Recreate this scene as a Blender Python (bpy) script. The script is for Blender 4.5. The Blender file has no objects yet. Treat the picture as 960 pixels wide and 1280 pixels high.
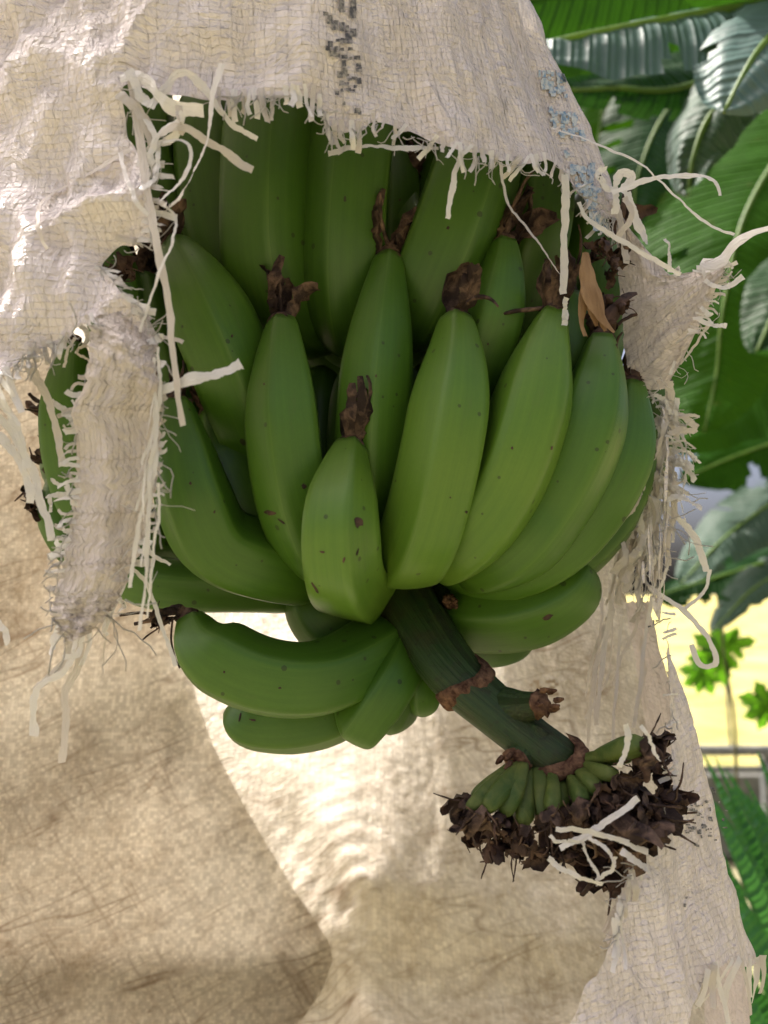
import bpy, bmesh, math, random
import numpy as np
from mathutils import Vector, Matrix, noise
from mathutils.bvhtree import BVHTree

random.seed(7)
rng = np.random.RandomState(7)
SC = bpy.context.scene
COL = SC.collection

# ------------------------------------------------------------------ camera
PITCH = math.radians(6.0)
CAMZ = 1.5
F = 963.0                       # focal length in photograph pixels (960 wide)
cam_data = bpy.data.cameras.new("camera")
cam = bpy.data.objects.new("camera", cam_data)
COL.objects.link(cam)
cam.location = (0, 0, CAMZ)
cam.rotation_euler = (math.pi/2 + PITCH, 0, 0)
cam_data.sensor_fit = 'HORIZONTAL'
cam_data.sensor_width = 36.0
cam_data.lens = 36.0*F/960.0
cam_data.clip_start = 0.01
cam_data.clip_end = 2000
cam_data.dof.use_dof = True
cam_data.dof.focus_distance = 0.445
cam_data.dof.aperture_fstop = 8.5
SC.camera = cam

# ------------------------------------------------------------------ light
SUN_EL, SUN_AZ = 61.0, -70.0       # azimuth from straight ahead (+Y) towards the right (+X)
world = bpy.data.worlds.new("World")
SC.world = world
world.use_nodes = True
wn = world.node_tree
for n in list(wn.nodes):
    wn.nodes.remove(n)
w_out = wn.nodes.new('ShaderNodeOutputWorld')
w_bg = wn.nodes.new('ShaderNodeBackground')
w_sky = wn.nodes.new('ShaderNodeTexSky')
w_sky.sky_type = 'NISHITA'
w_sky.sun_disc = False
w_sky.sun_elevation = math.radians(SUN_EL)
w_sky.sun_rotation = math.radians(SUN_AZ)
w_sky.air_density = 0.5
w_sky.dust_density = 9.5
w_sky.ozone_density = 0.6
w_bg.inputs['Strength'].default_value = 0.12
wn.links.new(w_sky.outputs[0], w_bg.inputs[0])
wn.links.new(w_bg.outputs[0], w_out.inputs[0])

sun_data = bpy.data.lights.new("sun", 'SUN')
sun_data.energy = 3.4
sun_data.angle = math.radians(0.5)
sun_data.color = (1.0, 0.94, 0.85)
sun = bpy.data.objects.new("sun", sun_data)
COL.objects.link(sun)
e, a = math.radians(SUN_EL), math.radians(SUN_AZ)
sdir = Vector((math.sin(a)*math.cos(e), math.cos(a)*math.cos(e), math.sin(e)))
sun.rotation_euler = (-sdir).to_track_quat('-Z', 'Y').to_euler()
sun.location = (3, 3, 6)

SC.view_settings.view_transform = 'Standard'
SC.view_settings.look = 'None'
SC.view_settings.exposure = 1.48
SC.view_settings.gamma = 1.0
SC.render.engine = 'CYCLES'
SC.cycles.max_bounces = 10
SC.cycles.transmission_bounces = 8
SC.cycles.transparent_max_bounces = 8
SC.cycles.use_denoising = True

# ------------------------------------------------------------------ helpers
cp, sp = math.cos(PITCH), math.sin(PITCH)
def W(x, d, y):
    """right, ahead, up of the eye -> world"""
    return Vector((x, d*cp - y*sp, CAMZ + d*sp + y*cp))
def P(px, py, d):
    return W((px-480.0)/F*d, d, (640.0-py)/F*d)
def to_px(v):
    v = v - Vector((0, 0, CAMZ))
    d = v.y*cp + v.z*sp
    y = -v.y*sp + v.z*cp
    return 480 + v.x/d*F, 640 - y/d*F, d
VIEW = Vector((0, cp, sp))

def link(name, me, mat=None, parent=None):
    o = bpy.data.objects.new(name, me)
    COL.objects.link(o)
    if mat is not None and me is not None:
        for m in (mat if isinstance(mat, (list, tuple)) else [mat]):
            me.materials.append(m)
    if parent is not None:
        o.parent = parent
        if parent.matrix_basis.translation.length > 0 and parent.type == 'EMPTY':
            o.matrix_parent_inverse = parent.matrix_basis.inverted()
    return o
def mesh(name, verts, faces, smooth=True, uvs=None):
    me = bpy.data.meshes.new(name)
    me.from_pydata([tuple(v) for v in verts], [], faces)
    if uvs is not None:
        lay = me.uv_layers.new(name='UVMap')
        li = np.empty(len(me.loops), dtype=np.int32)
        me.loops.foreach_get('vertex_index', li)
        lay.data.foreach_set('uv', np.asarray(uvs, dtype=np.float32)[li].ravel())
    if smooth:
        me.polygons.foreach_set('use_smooth', [True]*len(me.polygons))
    me.update()
    return me
def thing(name, label, cat, loc, group=None):
    o = bpy.data.objects.new(name, None)
    COL.objects.link(o)
    o.empty_display_size = 0.05
    o.location = loc
    tag(o, label, cat, group)
    return o
def tag(o, label=None, cat=None, group=None, kind=None):
    if label: o['label'] = label
    if cat: o['category'] = cat
    if group: o['group'] = group
    if kind: o['kind'] = kind
    return o

def spline(pts, n):
    """Catmull-Rom through pts (tuples of any length), n samples evenly by length of the first three"""
    p = np.array(pts, dtype=float)
    if len(p) == 2:
        p = np.vstack([p[0], (p[0]+p[1])/2, p[1]])
    q = np.vstack([2*p[0]-p[1], p, 2*p[-1]-p[-2]])
    out = []
    for i in range(1, len(q)-2):
        t = np.linspace(0, 1, 16, endpoint=False)[:, None]
        a, b, c, d = q[i-1], q[i], q[i+1], q[i+2]
        out.append(0.5*((2*b)+(-a+c)*t+(2*a-5*b+4*c-d)*t*t+(-a+3*b-3*c+d)*t**3))
    out = np.vstack(out+[p[-1:]])
    L = np.concatenate([[0], np.cumsum(np.linalg.norm(np.diff(out[:, :3], axis=0), axis=1))])
    s = np.linspace(0, L[-1], n)
    return np.stack([np.interp(s, L, out[:, k]) for k in range(out.shape[1])], axis=1), L[-1]

def frames(c, up=None):
    """tangent and two normals carried along without twist"""
    T = np.gradient(c, axis=0)
    T /= np.linalg.norm(T, axis=1)[:, None] + 1e-12
    n0 = np.array(up if up is not None else (0.3, -1, 0.2), dtype=float)
    N = []
    for t in T:
        n0 = n0 - t*np.dot(n0, t)
        l = np.linalg.norm(n0)
        if l < 1e-6:
            n0 = np.cross(t, (0.31, 0.2, 0.9)); l = np.linalg.norm(n0)
        n0 = n0/l
        N.append(n0)
    N = np.array(N)
    return T, N, np.cross(T, N)

def tube(c, r, m=10, up=None, cap=True, mod=None):
    """verts, faces of a tube along c (n x 3) with radii r; mod(i, phi) scales the radius"""
    c = np.asarray(c); n = len(c)
    T, N, B = frames(c, up)
    ph = np.linspace(0, 2*math.pi, m, endpoint=False)
    V = []
    for i in range(n):
        k = np.ones(m) if mod is None else mod(i/(n-1), ph)
        V.append(c[i] + (np.cos(ph)*k*r[i])[:, None]*N[i] + (np.sin(ph)*k*r[i])[:, None]*B[i])
    V = np.vstack(V)
    Fc = [(i*m+j, i*m+(j+1) % m, (i+1)*m+(j+1) % m, (i+1)*m+j) for i in range(n-1) for j in range(m)]
    if cap:
        Fc.append(tuple(range(m-1, -1, -1)))
        Fc.append(tuple((n-1)*m+j for j in range(m)))
    uv = [(j/m, i/(n-1)) for i in range(n) for j in range(m)]
    return V, Fc, uv

class Acc:
    """collects several shapes into one mesh"""
    def __init__(s): s.v = []; s.f = []; s.uv = []
    def add(s, V, Fc, uv=None):
        b = len(s.v)
        s.v += [tuple(x) for x in V]
        s.f += [tuple(i+b for i in f) for f in Fc]
        s.uv += list(uv) if uv is not None else [(0, 0)]*len(V)
        return s
    def mesh(s, name, smooth=True): return mesh(name, s.v, s.f, smooth, s.uv)

def ribbon(c, w, up=None, curl=0.15, twist=0.0, kink=0.0, seed=0, taper=0.0):
    """strip along c; w a width or a list; slight channel across; returns verts, faces, uv"""
    c = np.asarray(c, dtype=float); n = len(c)
    T, N, B = frames(c, up)
    r = np.random.RandomState(seed)
    w = np.full(n, w) if np.isscalar(w) else np.asarray(w)
    w = w*np.clip(1+.16*np.convolve(r.randn(n+4), np.ones(5)/5, 'valid')*1.6, .55, 1.4)
    V = []; uv = []; L = 0
    tw = np.cumsum(r.randn(n))*kink
    for i in range(n):
        t = i/(n-1)
        an = twist*t + tw[i]
        b = B[i]*math.cos(an) + N[i]*math.sin(an)
        nn = N[i]*math.cos(an) - B[i]*math.sin(an)
        ww = w[i]*(1-taper*t)
        V += [c[i]-b*ww/2, c[i]+nn*ww*curl, c[i]+b*ww/2]
        if i: L += np.linalg.norm(c[i]-c[i-1])
        uv += [(0, L), (ww/2, L), (ww, L)]
    Fc = []
    for i in range(n-1):
        for j in range(2):
            k = i*3+j
            Fc.append((k, k+1, k+4, k+3))
    return V, Fc, uv

# ------------------------------------------------------------------ materials
class NT:
    def __init__(s, name):
        s.m = bpy.data.materials.new(name)
        s.m.use_nodes = True
        s.t = s.m.node_tree
        for n in list(s.t.nodes): s.t.nodes.remove(n)
        s.out = s.t.nodes.new('ShaderNodeOutputMaterial')
    def n(s, kind, **kw):
        nd = s.t.nodes.new(kind)
        for k, v in kw.items():
            if k.startswith('_'): setattr(nd, k[1:], v)
        return nd
    def put(s, sock, v):
        if hasattr(v, 'is_output') or isinstance(v, bpy.types.NodeSocket): s.t.links.new(v, sock)
        else: sock.default_value = v
    def math(s, op, a, b=None, c=None):
        nd = s.t.nodes.new('ShaderNodeMath'); nd.operation = op
        s.put(nd.inputs[0], a)
        if b is not None: s.put(nd.inputs[1], b)
        if c is not None: s.put(nd.inputs[2], c)
        return nd.outputs[0]
    def mix(s, f, a, b):
        nd = s.t.nodes.new('ShaderNodeMix'); nd.data_type = 'RGBA'
        s.put(nd.inputs['Factor'], f); s.put(nd.inputs['A'], a) if False else None
        s.put(nd.inputs[6], a); s.put(nd.inputs[7], b)
        return nd.outputs[2]
    def noise(s, vec, scale, detail=3, rough=0.55, dist=0.0):
        nd = s.t.nodes.new('ShaderNodeTexNoise')
        if vec is not None: s.t.links.new(vec, nd.inputs['Vector'])
        nd.inputs['Scale'].default_value = scale
        nd.inputs['Detail'].default_value = detail
        nd.inputs['Roughness'].default_value = rough
        nd.inputs['Distortion'].default_value = dist
        return nd.outputs['Fac']
    def ramp(s, f, stops):
        nd = s.t.nodes.new('ShaderNodeValToRGB')
        s.t.links.new(f, nd.inputs[0])
        el = nd.color_ramp.elements
        while len(el) < len(stops): el.new(0.5)
        for e_, (p, c) in zip(el, stops):
            e_.position = p
            e_.color = (c, c, c, 1) if np.isscalar(c) else (*c, 1)
        return nd.outputs[0]
    def coord(s, which='Object'):
        return s.t.nodes.new('ShaderNodeTexCoord').outputs[which]
    def mapping(s, vec, scale=(1, 1, 1), rot=(0, 0, 0)):
        nd = s.t.nodes.new('ShaderNodeMapping')
        s.t.links.new(vec, nd.inputs[0])
        nd.inputs['Scale'].default_value = scale
        nd.inputs['Rotation'].default_value = rot
        return nd.outputs[0]
    def bump(s, h, dist, strength=1.0, normal=None):
        nd = s.t.nodes.new('ShaderNodeBump')
        s.t.links.new(h, nd.inputs['Height'])
        nd.inputs['Distance'].default_value = dist
        nd.inputs['Strength'].default_value = strength
        if normal is not None: s.t.links.new(normal, nd.inputs['Normal'])
        return nd.outputs[0]
    def principled(s, color, rough=0.5, spec=0.5, normal=None, **kw):
        nd = s.t.nodes.new('ShaderNodeBsdfPrincipled')
        s.put(nd.inputs['Base Color'], color if not isinstance(color, tuple) else (*color[:3], 1))
        s.put(nd.inputs['Roughness'], rough)
        s.put(nd.inputs['Specular IOR Level'], spec)
        if normal is not None: s.t.links.new(normal, nd.inputs['Normal'])
        for k, v in kw.items(): s.put(nd.inputs[k.replace('_', ' ')], v)
        return nd.outputs[0]
    def translucent(s, color, normal=None):
        nd = s.t.nodes.new('ShaderNodeBsdfTranslucent')
        s.put(nd.inputs[0], color if not isinstance(color, tuple) else (*color[:3], 1))
        if normal is not None: s.t.links.new(normal, nd.inputs['Normal'])
        return nd.outputs[0]
    def mixsh(s, f, a, b):
        nd = s.t.nodes.new('ShaderNodeMixShader')
        s.put(nd.inputs[0], f)
        s.t.links.new(a, nd.inputs[1]); s.t.links.new(b, nd.inputs[2])
        return nd.outputs[0]
    def done(s, sh):
        s.t.links.new(sh, s.out.inputs[0]); return s.m

def c4(c): return (*c, 1.0)

def mat_weave(name, base=(0.88, 0.805, 0.815), trans=0.20, tape=0.0036, dirt=0.25, bump=0.0008, tcol=(0.84, 0.755, 0.71), crease=0.06, gapk=0.045, vt=1.0, low=0.0, cellv=0.45, crump=0.0095):
    m = NT(name)
    uv = m.coord('UV'); ob = m.coord('Object')
    nz = m.t.nodes.new('ShaderNodeTexNoise'); m.t.links.new(uv, nz.inputs['Vector'])
    nz.inputs['Scale'].default_value = 45; nz.inputs['Detail'].default_value = 3
    off = m.t.nodes.new('ShaderNodeVectorMath'); off.operation = 'MULTIPLY_ADD'
    m.t.links.new(nz.outputs['Color'], off.inputs[0])
    off.inputs[1].default_value = (0.0022, 0.0022, 0)
    m.t.links.new(uv, off.inputs[2])
    sx = m.t.nodes.new('ShaderNodeSeparateXYZ'); m.t.links.new(off.outputs[0], sx.inputs[0])
    u = m.math('DIVIDE', sx.outputs[0], tape); v = m.math('DIVIDE', sx.outputs[1], tape*vt)
    fu = m.math('FRACT', u); fv = m.math('FRACT', v)
    par = m.math('MODULO', m.math('ADD', m.math('FLOOR', u), m.math('FLOOR', v)), 2.0)
    par = m.math('ABSOLUTE', par)
    du = m.math('ABSOLUTE', m.math('SUBTRACT', m.math('MULTIPLY', fu, 2.0), 1.0))
    dv = m.math('ABSOLUTE', m.math('SUBTRACT', m.math('MULTIPLY', fv, 2.0), 1.0))
    # a tape on top is flat across its width with sharp sides and domes along its length
    hu = m.math('SUBTRACT', m.math('SUBTRACT', 1.0, m.math('POWER', du, 7.0)), m.math('MULTIPLY', m.math('POWER', dv, 2.0), 0.5))
    hv = m.math('SUBTRACT', m.math('SUBTRACT', 1.0, m.math('POWER', dv, 7.0)), m.math('MULTIPLY', m.math('POWER', du, 2.0), 0.5))
    h = m.math('ADD', m.math('MULTIPLY', hu, par), m.math('MULTIPLY', hv, m.math('SUBTRACT', 1.0, par)))
    crin = m.noise(uv, 130, 4, 0.6, 0.6)
    hh = m.math('ADD', m.math('MULTIPLY', h, 0.55), m.math('MULTIPLY', crin, 0.9))
    nrm = m.bump(hh, bump, 1.0)
    big = m.bump(m.noise(m.mapping(uv, (1, 0.6, 1)), 60, 5, 0.62, 1.4), crump, 0.9, nrm)
    # dirt: brown blotches and grey specks, darker thread gaps
    d1 = m.ramp(m.noise(ob, 5.5, 6, 0.68, 0.4), [(0.42, 0.0), (0.78, 1.0)])
    d2 = m.ramp(m.noise(ob, 55, 5, 0.75), [(0.42, 0.0), (0.62, 1.0)])
    dirt_dim = m.math('MULTIPLY', m.math('ADD', m.math('MULTIPLY', d1, 0.7), m.math('MULTIPLY', d2, m.math('ADD', m.math('MULTIPLY', d1, 0.9), 0.22))), dirt)
    if low:      # soiled foot of the sack, also painting in the dimmer glow there
        sz = m.t.nodes.new('ShaderNodeSeparateXYZ'); m.t.links.new(ob, sz.inputs[0])
        foot = m.ramp(m.math('ADD', sz.outputs[2], m.math('MULTIPLY', m.noise(ob, 9, 5, .7), 0.35)), [(1.20, 1.0), (1.42, 0.0)]) if False else \
            m.math('SMOOTH_MIN', 1.0, m.math('MAXIMUM', 0.0, m.math('MULTIPLY', m.math('SUBTRACT', 1.36, m.math('ADD', sz.outputs[2], m.math('MULTIPLY', m.noise(ob, 9, 6, .72), 0.34))), 4.5)), 0.1)
        streaks = m.ramp(m.noise(m.mapping(uv, (14, 60, 1), (0, 0, .7)), 1.0, 5, .7), [(0.35, 0.15), (0.7, 1.0)])
        dirt_dim = m.math('ADD', dirt_dim, m.math('MULTIPLY', m.math('MULTIPLY', foot, streaks), 0.50*low))
    gap = m.math('MULTIPLY', m.math('SUBTRACT', 1.0, m.ramp(h, [(0.0, 0.0), (0.4, 1.0)])), gapk)
    tn = m.noise(m.mapping(uv, (90, 700, 1)), 1.0, 2)      # tapes differ a little from one another
    cell = m.t.nodes.new('ShaderNodeCombineXYZ')
    m.t.links.new(m.math('FLOOR', u), cell.inputs[0]); m.t.links.new(m.math('FLOOR', v), cell.inputs[1])
    wn_ = m.t.nodes.new('ShaderNodeTexWhiteNoise'); wn_.noise_dimensions = '2D'; m.t.links.new(cell.outputs[0], wn_.inputs['Vector'])
    tn = m.math('ADD', m.math('MULTIPLY', wn_.outputs['Value'], cellv), m.math('MULTIPLY', tn, 0.5))
    col = m.mix(m.math('MULTIPLY', tn, 0.6), c4(base), c4(tuple(x*0.8 for x in base)))
    col = m.mix(dirt_dim, col, c4((0.20, 0.14, 0.09)))
    # old fold lines, dark with dust
    def lines(sc, rot, lo):
        f = m.noise(m.mapping(m.mapping(uv, (1, 1, 1), (0, 0, rot)), sc), 1.0, 1, 0.4, 0.25)
        return m.ramp(f, [(lo-.021, 0.0), (lo, 1.0), (lo+.021, 0.0)])
    l1 = m.math('MAXIMUM', lines((4, 34, 1), -0.42, 0.5), m.math('MULTIPLY', lines((4, 30, 1), 0.95, 0.47), 0.6))
    l1 = m.math('MAXIMUM', l1, m.math('MULTIPLY', lines((7, 60, 1), -0.55, 0.54), 0.8))
    l1 = m.math('MAXIMUM', l1, m.math('MULTIPLY', lines((12, 80, 1), 0.70, 0.5), 0.45))
    crf = m.math('MULTIPLY', l1, m.math('MULTIPLY', m.ramp(m.noise(ob, 14, 4, .65), [(0.35, 0.0), (0.7, 1.0)]), crease))
    col = m.mix(m.math('MAXIMUM', gap, crf), col, c4((0.20, 0.14, 0.09)))
    tc = m.mix(m.math('MULTIPLY', tn, 0.6), c4(tcol), c4(tuple(x*0.62 for x in tcol)))
    tc = m.mix(dirt_dim, tc, c4((0.30, 0.225, 0.14)))
    tc = m.mix(m.math('MAXIMUM', m.math('MULTIPLY', gap, 0.8), crf), tc, c4((0.20, 0.13, 0.075)))
    p = m.principled(col, 0.27, 0.6, big)
    t = m.translucent(tc, big)
    return m.done(m.mixsh(trans, p, t))

def mat_tape(name, base=(0.78, 0.75, 0.72), trans=0.35):
    m = NT(name)
    uv = m.coord('UV')
    s = m.noise(m.mapping(uv, (1100, 120, 1)), 1.0, 4)
    col = m.mix(m.math('MULTIPLY', s, 0.35), c4(base), c4(tuple(x*0.72 for x in base)))
    nb = m.bump(s, 0.0009, 0.9)
    return m.done(m.mixsh(trans, m.principled(col, 0.35, 0.5, nb), m.translucent(c4(base), nb)))

def mat_banana(name, base, alt, hue=0.0):
    m = NT(name)
    ob = m.coord('Object'); uv = m.coord('UV')
    oi = m.t.nodes.new('ShaderNodeObjectInfo')
    big = m.noise(ob, 14, 3, 0.5)
    streak = m.noise(m.mapping(uv, (38, 2.2, 1)), 1.0, 4, 0.6)
    fine = m.noise(ob, 420, 3, 0.6)
    col = m.mix(m.ramp(big, [(0.3, 0.0), (0.72, 1.0)]), c4(base), c4(alt))
    col = m.mix(m.math('MULTIPLY', m.ramp(streak, [(0.35, 0.0), (0.8, 1.0)]), 0.4), col, c4(tuple(x*1.45 for x in alt)))
    col = m.mix(m.math('MULTIPLY', fine, 0.25), col, c4(tuple(x*0.7 for x in base)))
    # paler along the five ridges and yellower towards the stalk end
    sx = m.t.nodes.new('ShaderNodeSeparateXYZ'); m.t.links.new(uv, sx.inputs[0])
    rid = m.math('ABSOLUTE', m.math('SUBTRACT', m.math('FRACT', m.math('ADD', m.math('MULTIPLY', sx.outputs[0], 5.0), 0.5)), 0.5))
    rf = m.ramp(rid, [(0.0, 1.0), (0.055, 0.0)])
    col = m.mix(m.math('MULTIPLY', rf, 0.30), col, c4((0.12, 0.20, 0.035)))
    # scattered scars
    vo = m.t.nodes.new('ShaderNodeTexVoronoi'); m.t.links.new(m.mapping(ob, (1, 1, 0.7)), vo.inputs['Vector'])
    vo.inputs['Scale'].default_value = 48
    wob = m.math('ADD', vo.outputs['Distance'], m.math('MULTIPLY', m.noise(ob, 260, 3), 0.14))
    sc = m.t.nodes.new('ShaderNodeSeparateColor'); m.t.links.new(vo.outputs['Color'], sc.inputs[0])
    lim = m.math('MULTIPLY', m.ramp(sc.outputs[0], [(0.72, 0.0), (1.0, 1.0)]), 0.22)
    spot = m.math('LESS_THAN', wob, lim)
    col = m.mix(m.math('MULTIPLY', spot, 0.85), col, c4((0.025, 0.018, 0.012)))
    v2 = m.t.nodes.new('ShaderNodeTexVoronoi'); m.t.links.new(ob, v2.inputs['Vector']); v2.inputs['Scale'].default_value = 170
    sc2 = m.t.nodes.new('ShaderNodeSeparateColor'); m.t.links.new(v2.outputs['Color'], sc2.inputs[0])
    sp2 = m.math('LESS_THAN', v2.outputs['Distance'], m.math('MULTIPLY', m.ramp(sc2.outputs[1], [(0.86, 0.0), (1.0, 1.0)]), 0.30))
    col = m.mix(m.math('MULTIPLY', sp2, 0.6), col, c4((0.02, 0.018, 0.01)))
    scuff = m.ramp(m.noise(m.mapping(uv, (14, 5, 1)), 1.0, 6, 0.75), [(0.60, 0.0), (0.74, 1.0)])
    col = m.mix(m.math('MULTIPLY', scuff, 0.22), col, c4((0.10, 0.10, 0.04)))
    bmp = m.bump(m.math('ADD', m.math('MULTIPLY', streak, 0.6), m.math('MULTIPLY', fine, 0.3)), 0.0006, 0.35)
    rough = m.math('ADD', 0.36, m.math('MULTIPLY', big, 0.14))
    return m.done(m.principled(col, rough, 0.38, bmp))

def mat_noisy(name, a, b, scale=40, rough=0.7, spec=0.3, bump=0.001, detail=5, stretch=(1, 1, 1), lo=0.35, hi=0.7, trans=0.0, tcol=None):
    m = NT(name)
    ob = m.coord('Object')
    nz = m.noise(m.mapping(ob, stretch), scale, detail, 0.6, 0.3)
    col = m.mix(m.ramp(nz, [(lo, 0.0), (hi, 1.0)]), c4(a), c4(b))
    nb = m.bump(nz, bump, 0.8)
    p = m.principled(col, rough, spec, nb)
    if trans: p = m.mixsh(trans, p, m.translucent(c4(tcol or a), nb))
    return m.done(p)

def mat_leaf(name, base, tr, trans=0.45, rough=0.38, spec=0.5, sheen=0.0):
    m = NT(name)
    uv = m.coord('UV'); ob = m.coord('Object')
    sx = m.t.nodes.new('ShaderNodeSeparateXYZ'); m.t.links.new(uv, sx.inputs[0])
    wv = m.math('SINE', m.math('MULTIPLY', m.math('ADD', sx.outputs[1], m.math('MULTIPLY', m.math('ABSOLUTE', sx.outputs[0]), -0.25)), 520.0))
    wb = m.math('SINE', m.math('MULTIPLY', m.math('ADD', sx.outputs[1], m.math('MULTIPLY', m.math('ABSOLUTE', sx.outputs[0]), -0.25)), 130.0))
    rib = m.math('POWER', m.math('ABSOLUTE', wb), 14.0)
    nz = m.noise(ob, 9, 4, 0.6)
    col = m.mix(m.ramp(nz, [(0.3, 0.0), (0.7, 1.0)]), c4(base), c4(tuple(x*1.5 for x in base)))
    col = m.mix(m.math('MULTIPLY', rib, 0.35), col, c4(tuple(min(1, x*2.2) for x in base)))
    h = m.math('ADD', m.math('MULTIPLY', wv, 0.25), m.math('ADD', m.math('MULTIPLY', rib, 1.2), m.math('MULTIPLY', m.noise(ob, 30, 3), 1.5)))
    nb = m.bump(h, 0.0022, 0.9)
    tcol = m.mix(m.math('MULTIPLY', rib, 0.4), c4(tr), c4(tuple(x*0.6 for x in tr)))
    old = m.ramp(m.noise(ob, 16, 6, .75), [(0.64, 0.0), (0.72, 1.0)])
    col = m.mix(m.math('MULTIPLY', old, 0.7), col, c4((0.11, 0.085, 0.03)))
    p = m.principled(col, m.math('ADD', rough-.06, m.math('MULTIPLY', m.noise(ob, 24, 4), .16)), spec, nb)
    return m.done(m.mixsh(trans, p, m.translucent(tcol, nb)))

M = {}
M['weave'] = mat_weave('woven_plastic', dirt=0.22)
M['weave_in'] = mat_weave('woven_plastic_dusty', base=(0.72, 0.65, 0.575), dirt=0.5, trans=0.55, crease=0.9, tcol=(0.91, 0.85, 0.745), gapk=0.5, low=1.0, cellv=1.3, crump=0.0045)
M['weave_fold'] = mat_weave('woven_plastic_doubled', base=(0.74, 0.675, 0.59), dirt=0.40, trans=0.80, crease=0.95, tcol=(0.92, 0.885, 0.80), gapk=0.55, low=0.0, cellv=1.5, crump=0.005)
M['strip'] = mat_weave('woven_plastic_frayed', base=(0.76, 0.68, 0.65), dirt=0.2, trans=0.35, tape=0.0026, crease=0.15, vt=7.0, gapk=0.3)
M['tape'] = mat_tape('plastic_tape')
M['tape2'] = mat_tape('plastic_tape_dull', (0.64, 0.585, 0.53), 0.35)
M['ban'] = [mat_banana('green_peel', (0.043, 0.115, 0.010), (0.067, 0.143, 0.013)),
            mat_banana('green_peel_shade_tint', (0.038, 0.099, 0.010), (0.057, 0.123, 0.013)),  # darker copy for upper and inner fingers: sack's shade put into the colour
            mat_banana('green_peel_lit_tint', (0.065, 0.148, 0.013), (0.097, 0.176, 0.018))]  # lighter copy for front fingers: their stronger light painted in
def mat_stem():
    m = NT('bunch_stalk'); uv = m.coord('UV'); ob = m.coord('Object')
    st = m.noise(m.mapping(uv, (34, 9, 1)), 1.0, 5, .6); big = m.noise(ob, 22, 5, .65); sp = m.noise(ob, 230, 3, .6)
    col = m.mix(m.ramp(st, [(0.35, 0.0), (0.7, 1.0)]), c4((0.012, 0.034, 0.008)), c4((0.036, 0.066, 0.016)))
    col = m.mix(m.math('MULTIPLY', m.ramp(big, [(0.48, 0.0), (0.70, 1.0)]), .65), col, c4((0.045, 0.026, 0.014)))
    col = m.mix(m.math('MULTIPLY', m.ramp(sp, [(0.58, 0.0), (0.70, 1.0)]), .5), col, c4((0.015, 0.010, 0.006)))
    nb = m.bump(m.math('ADD', m.math('MULTIPLY', st, 1.0), m.math('MULTIPLY', sp, .3)), 0.0022, 0.9)
    return m.done(m.principled(col, 0.5, 0.35, nb))
M['stem'] = mat_stem()
M['scar'] = mat_noisy('cut_scar', (0.050, 0.024, 0.016), (0.22, 0.125, 0.075), 190, 0.9, 0.1, 0.003, 4)
M['dry'] = mat_noisy('dried_flower', (0.026, 0.015, 0.012), (0.20, 0.125, 0.085), 110, 0.75, 0.25, 0.003, 4, lo=.45, hi=.75)
M['dry_pale'] = mat_noisy('dried_flower_pale', (0.12, 0.075, 0.05), (0.28, 0.19, 0.125), 150, 0.75, 0.25, 0.002, 4)
M['dry_dark'] = mat_noisy('dried_flower_dark', (0.020, 0.011, 0.009), (0.105, 0.058, 0.040), 120, 0.7, 0.3, 0.002, 4)
M['tan'] = mat_noisy('dry_bract', (0.20, 0.115, 0.055), (0.40, 0.26, 0.14), 90, 0.7, 0.25, 0.003, 5, (1, 1, 0.3), trans=0.25, tcol=(0.4, 0.22, 0.09))
M['withered'] = mat_noisy('withered_peel', (0.040, 0.075, 0.013), (0.115, 0.135, 0.030), 70, .6, .3, .002, 5)
M['print'] = mat_noisy('black_print', (0.06, 0.06, 0.07), (0.42, 0.39, 0.37), 420, 0.6, 0.3, 0.0002, 4, lo=0.42, hi=0.72)
M['print_blue'] = mat_noisy('blue_print', (0.13, 0.23, 0.37), (0.52, 0.54, 0.56), 380, 0.6, 0.3, 0.0002, 3, lo=0.35, hi=0.62)
M['print_faint'] = mat_noisy('faint_print', (0.30, 0.24, 0.19), (0.42, 0.35, 0.28), 300, 0.7, 0.2, 0.0002, 3)

# ------------------------------------------------------------------ the ground
def ground_sheet():
    m = NT('garden_soil')
    ob = m.coord('Object')
    n1 = m.noise(ob, 0.35, 6, 0.6); n2 = m.noise(ob, 14, 4, 0.7)
    col = m.mix(m.ramp(n1, [(0.35, 0.0), (0.65, 1.0)]), c4((0.24, 0.21, 0.14)), c4((0.19, 0.20, 0.10)))
    col = m.mix(m.math('MULTIPLY', n2, 0.5), col, c4((0.32, 0.28, 0.19)))
    nb = m.bump(n2, 0.05, 0.7)
    mat = m.done(m.principled(col, 0.95, 0.1, nb))
    n = 90
    V = []; Fc = []
    rad = [0] + list(np.geomspace(0.8, 900, 36))
    for r in rad[1:]:
        for j in range(n):
            an = 2*math.pi*j/n
            x, y = r*math.cos(an), r*math.sin(an)
            V.append((x, y, 0.05*(noise.noise(Vector((x*0.4, y*0.4, 0)))) if r < 60 else 0.0))
    V.append((0, 0, 0)); c = len(V)-1
    for i in range(len(rad)-2):
        for j in range(n):
            Fc.append((i*n+j, i*n+(j+1) % n, (i+1)*n+(j+1) % n, (i+1)*n+j)[::-1])
    for j in range(n): Fc.append((c, j, (j+1) % n))
    o = link('ground', mesh('ground', V, Fc), mat)
    tag(o, 'brown earth and short grass under the plants', None, None, 'structure')
ground_sheet()
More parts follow.
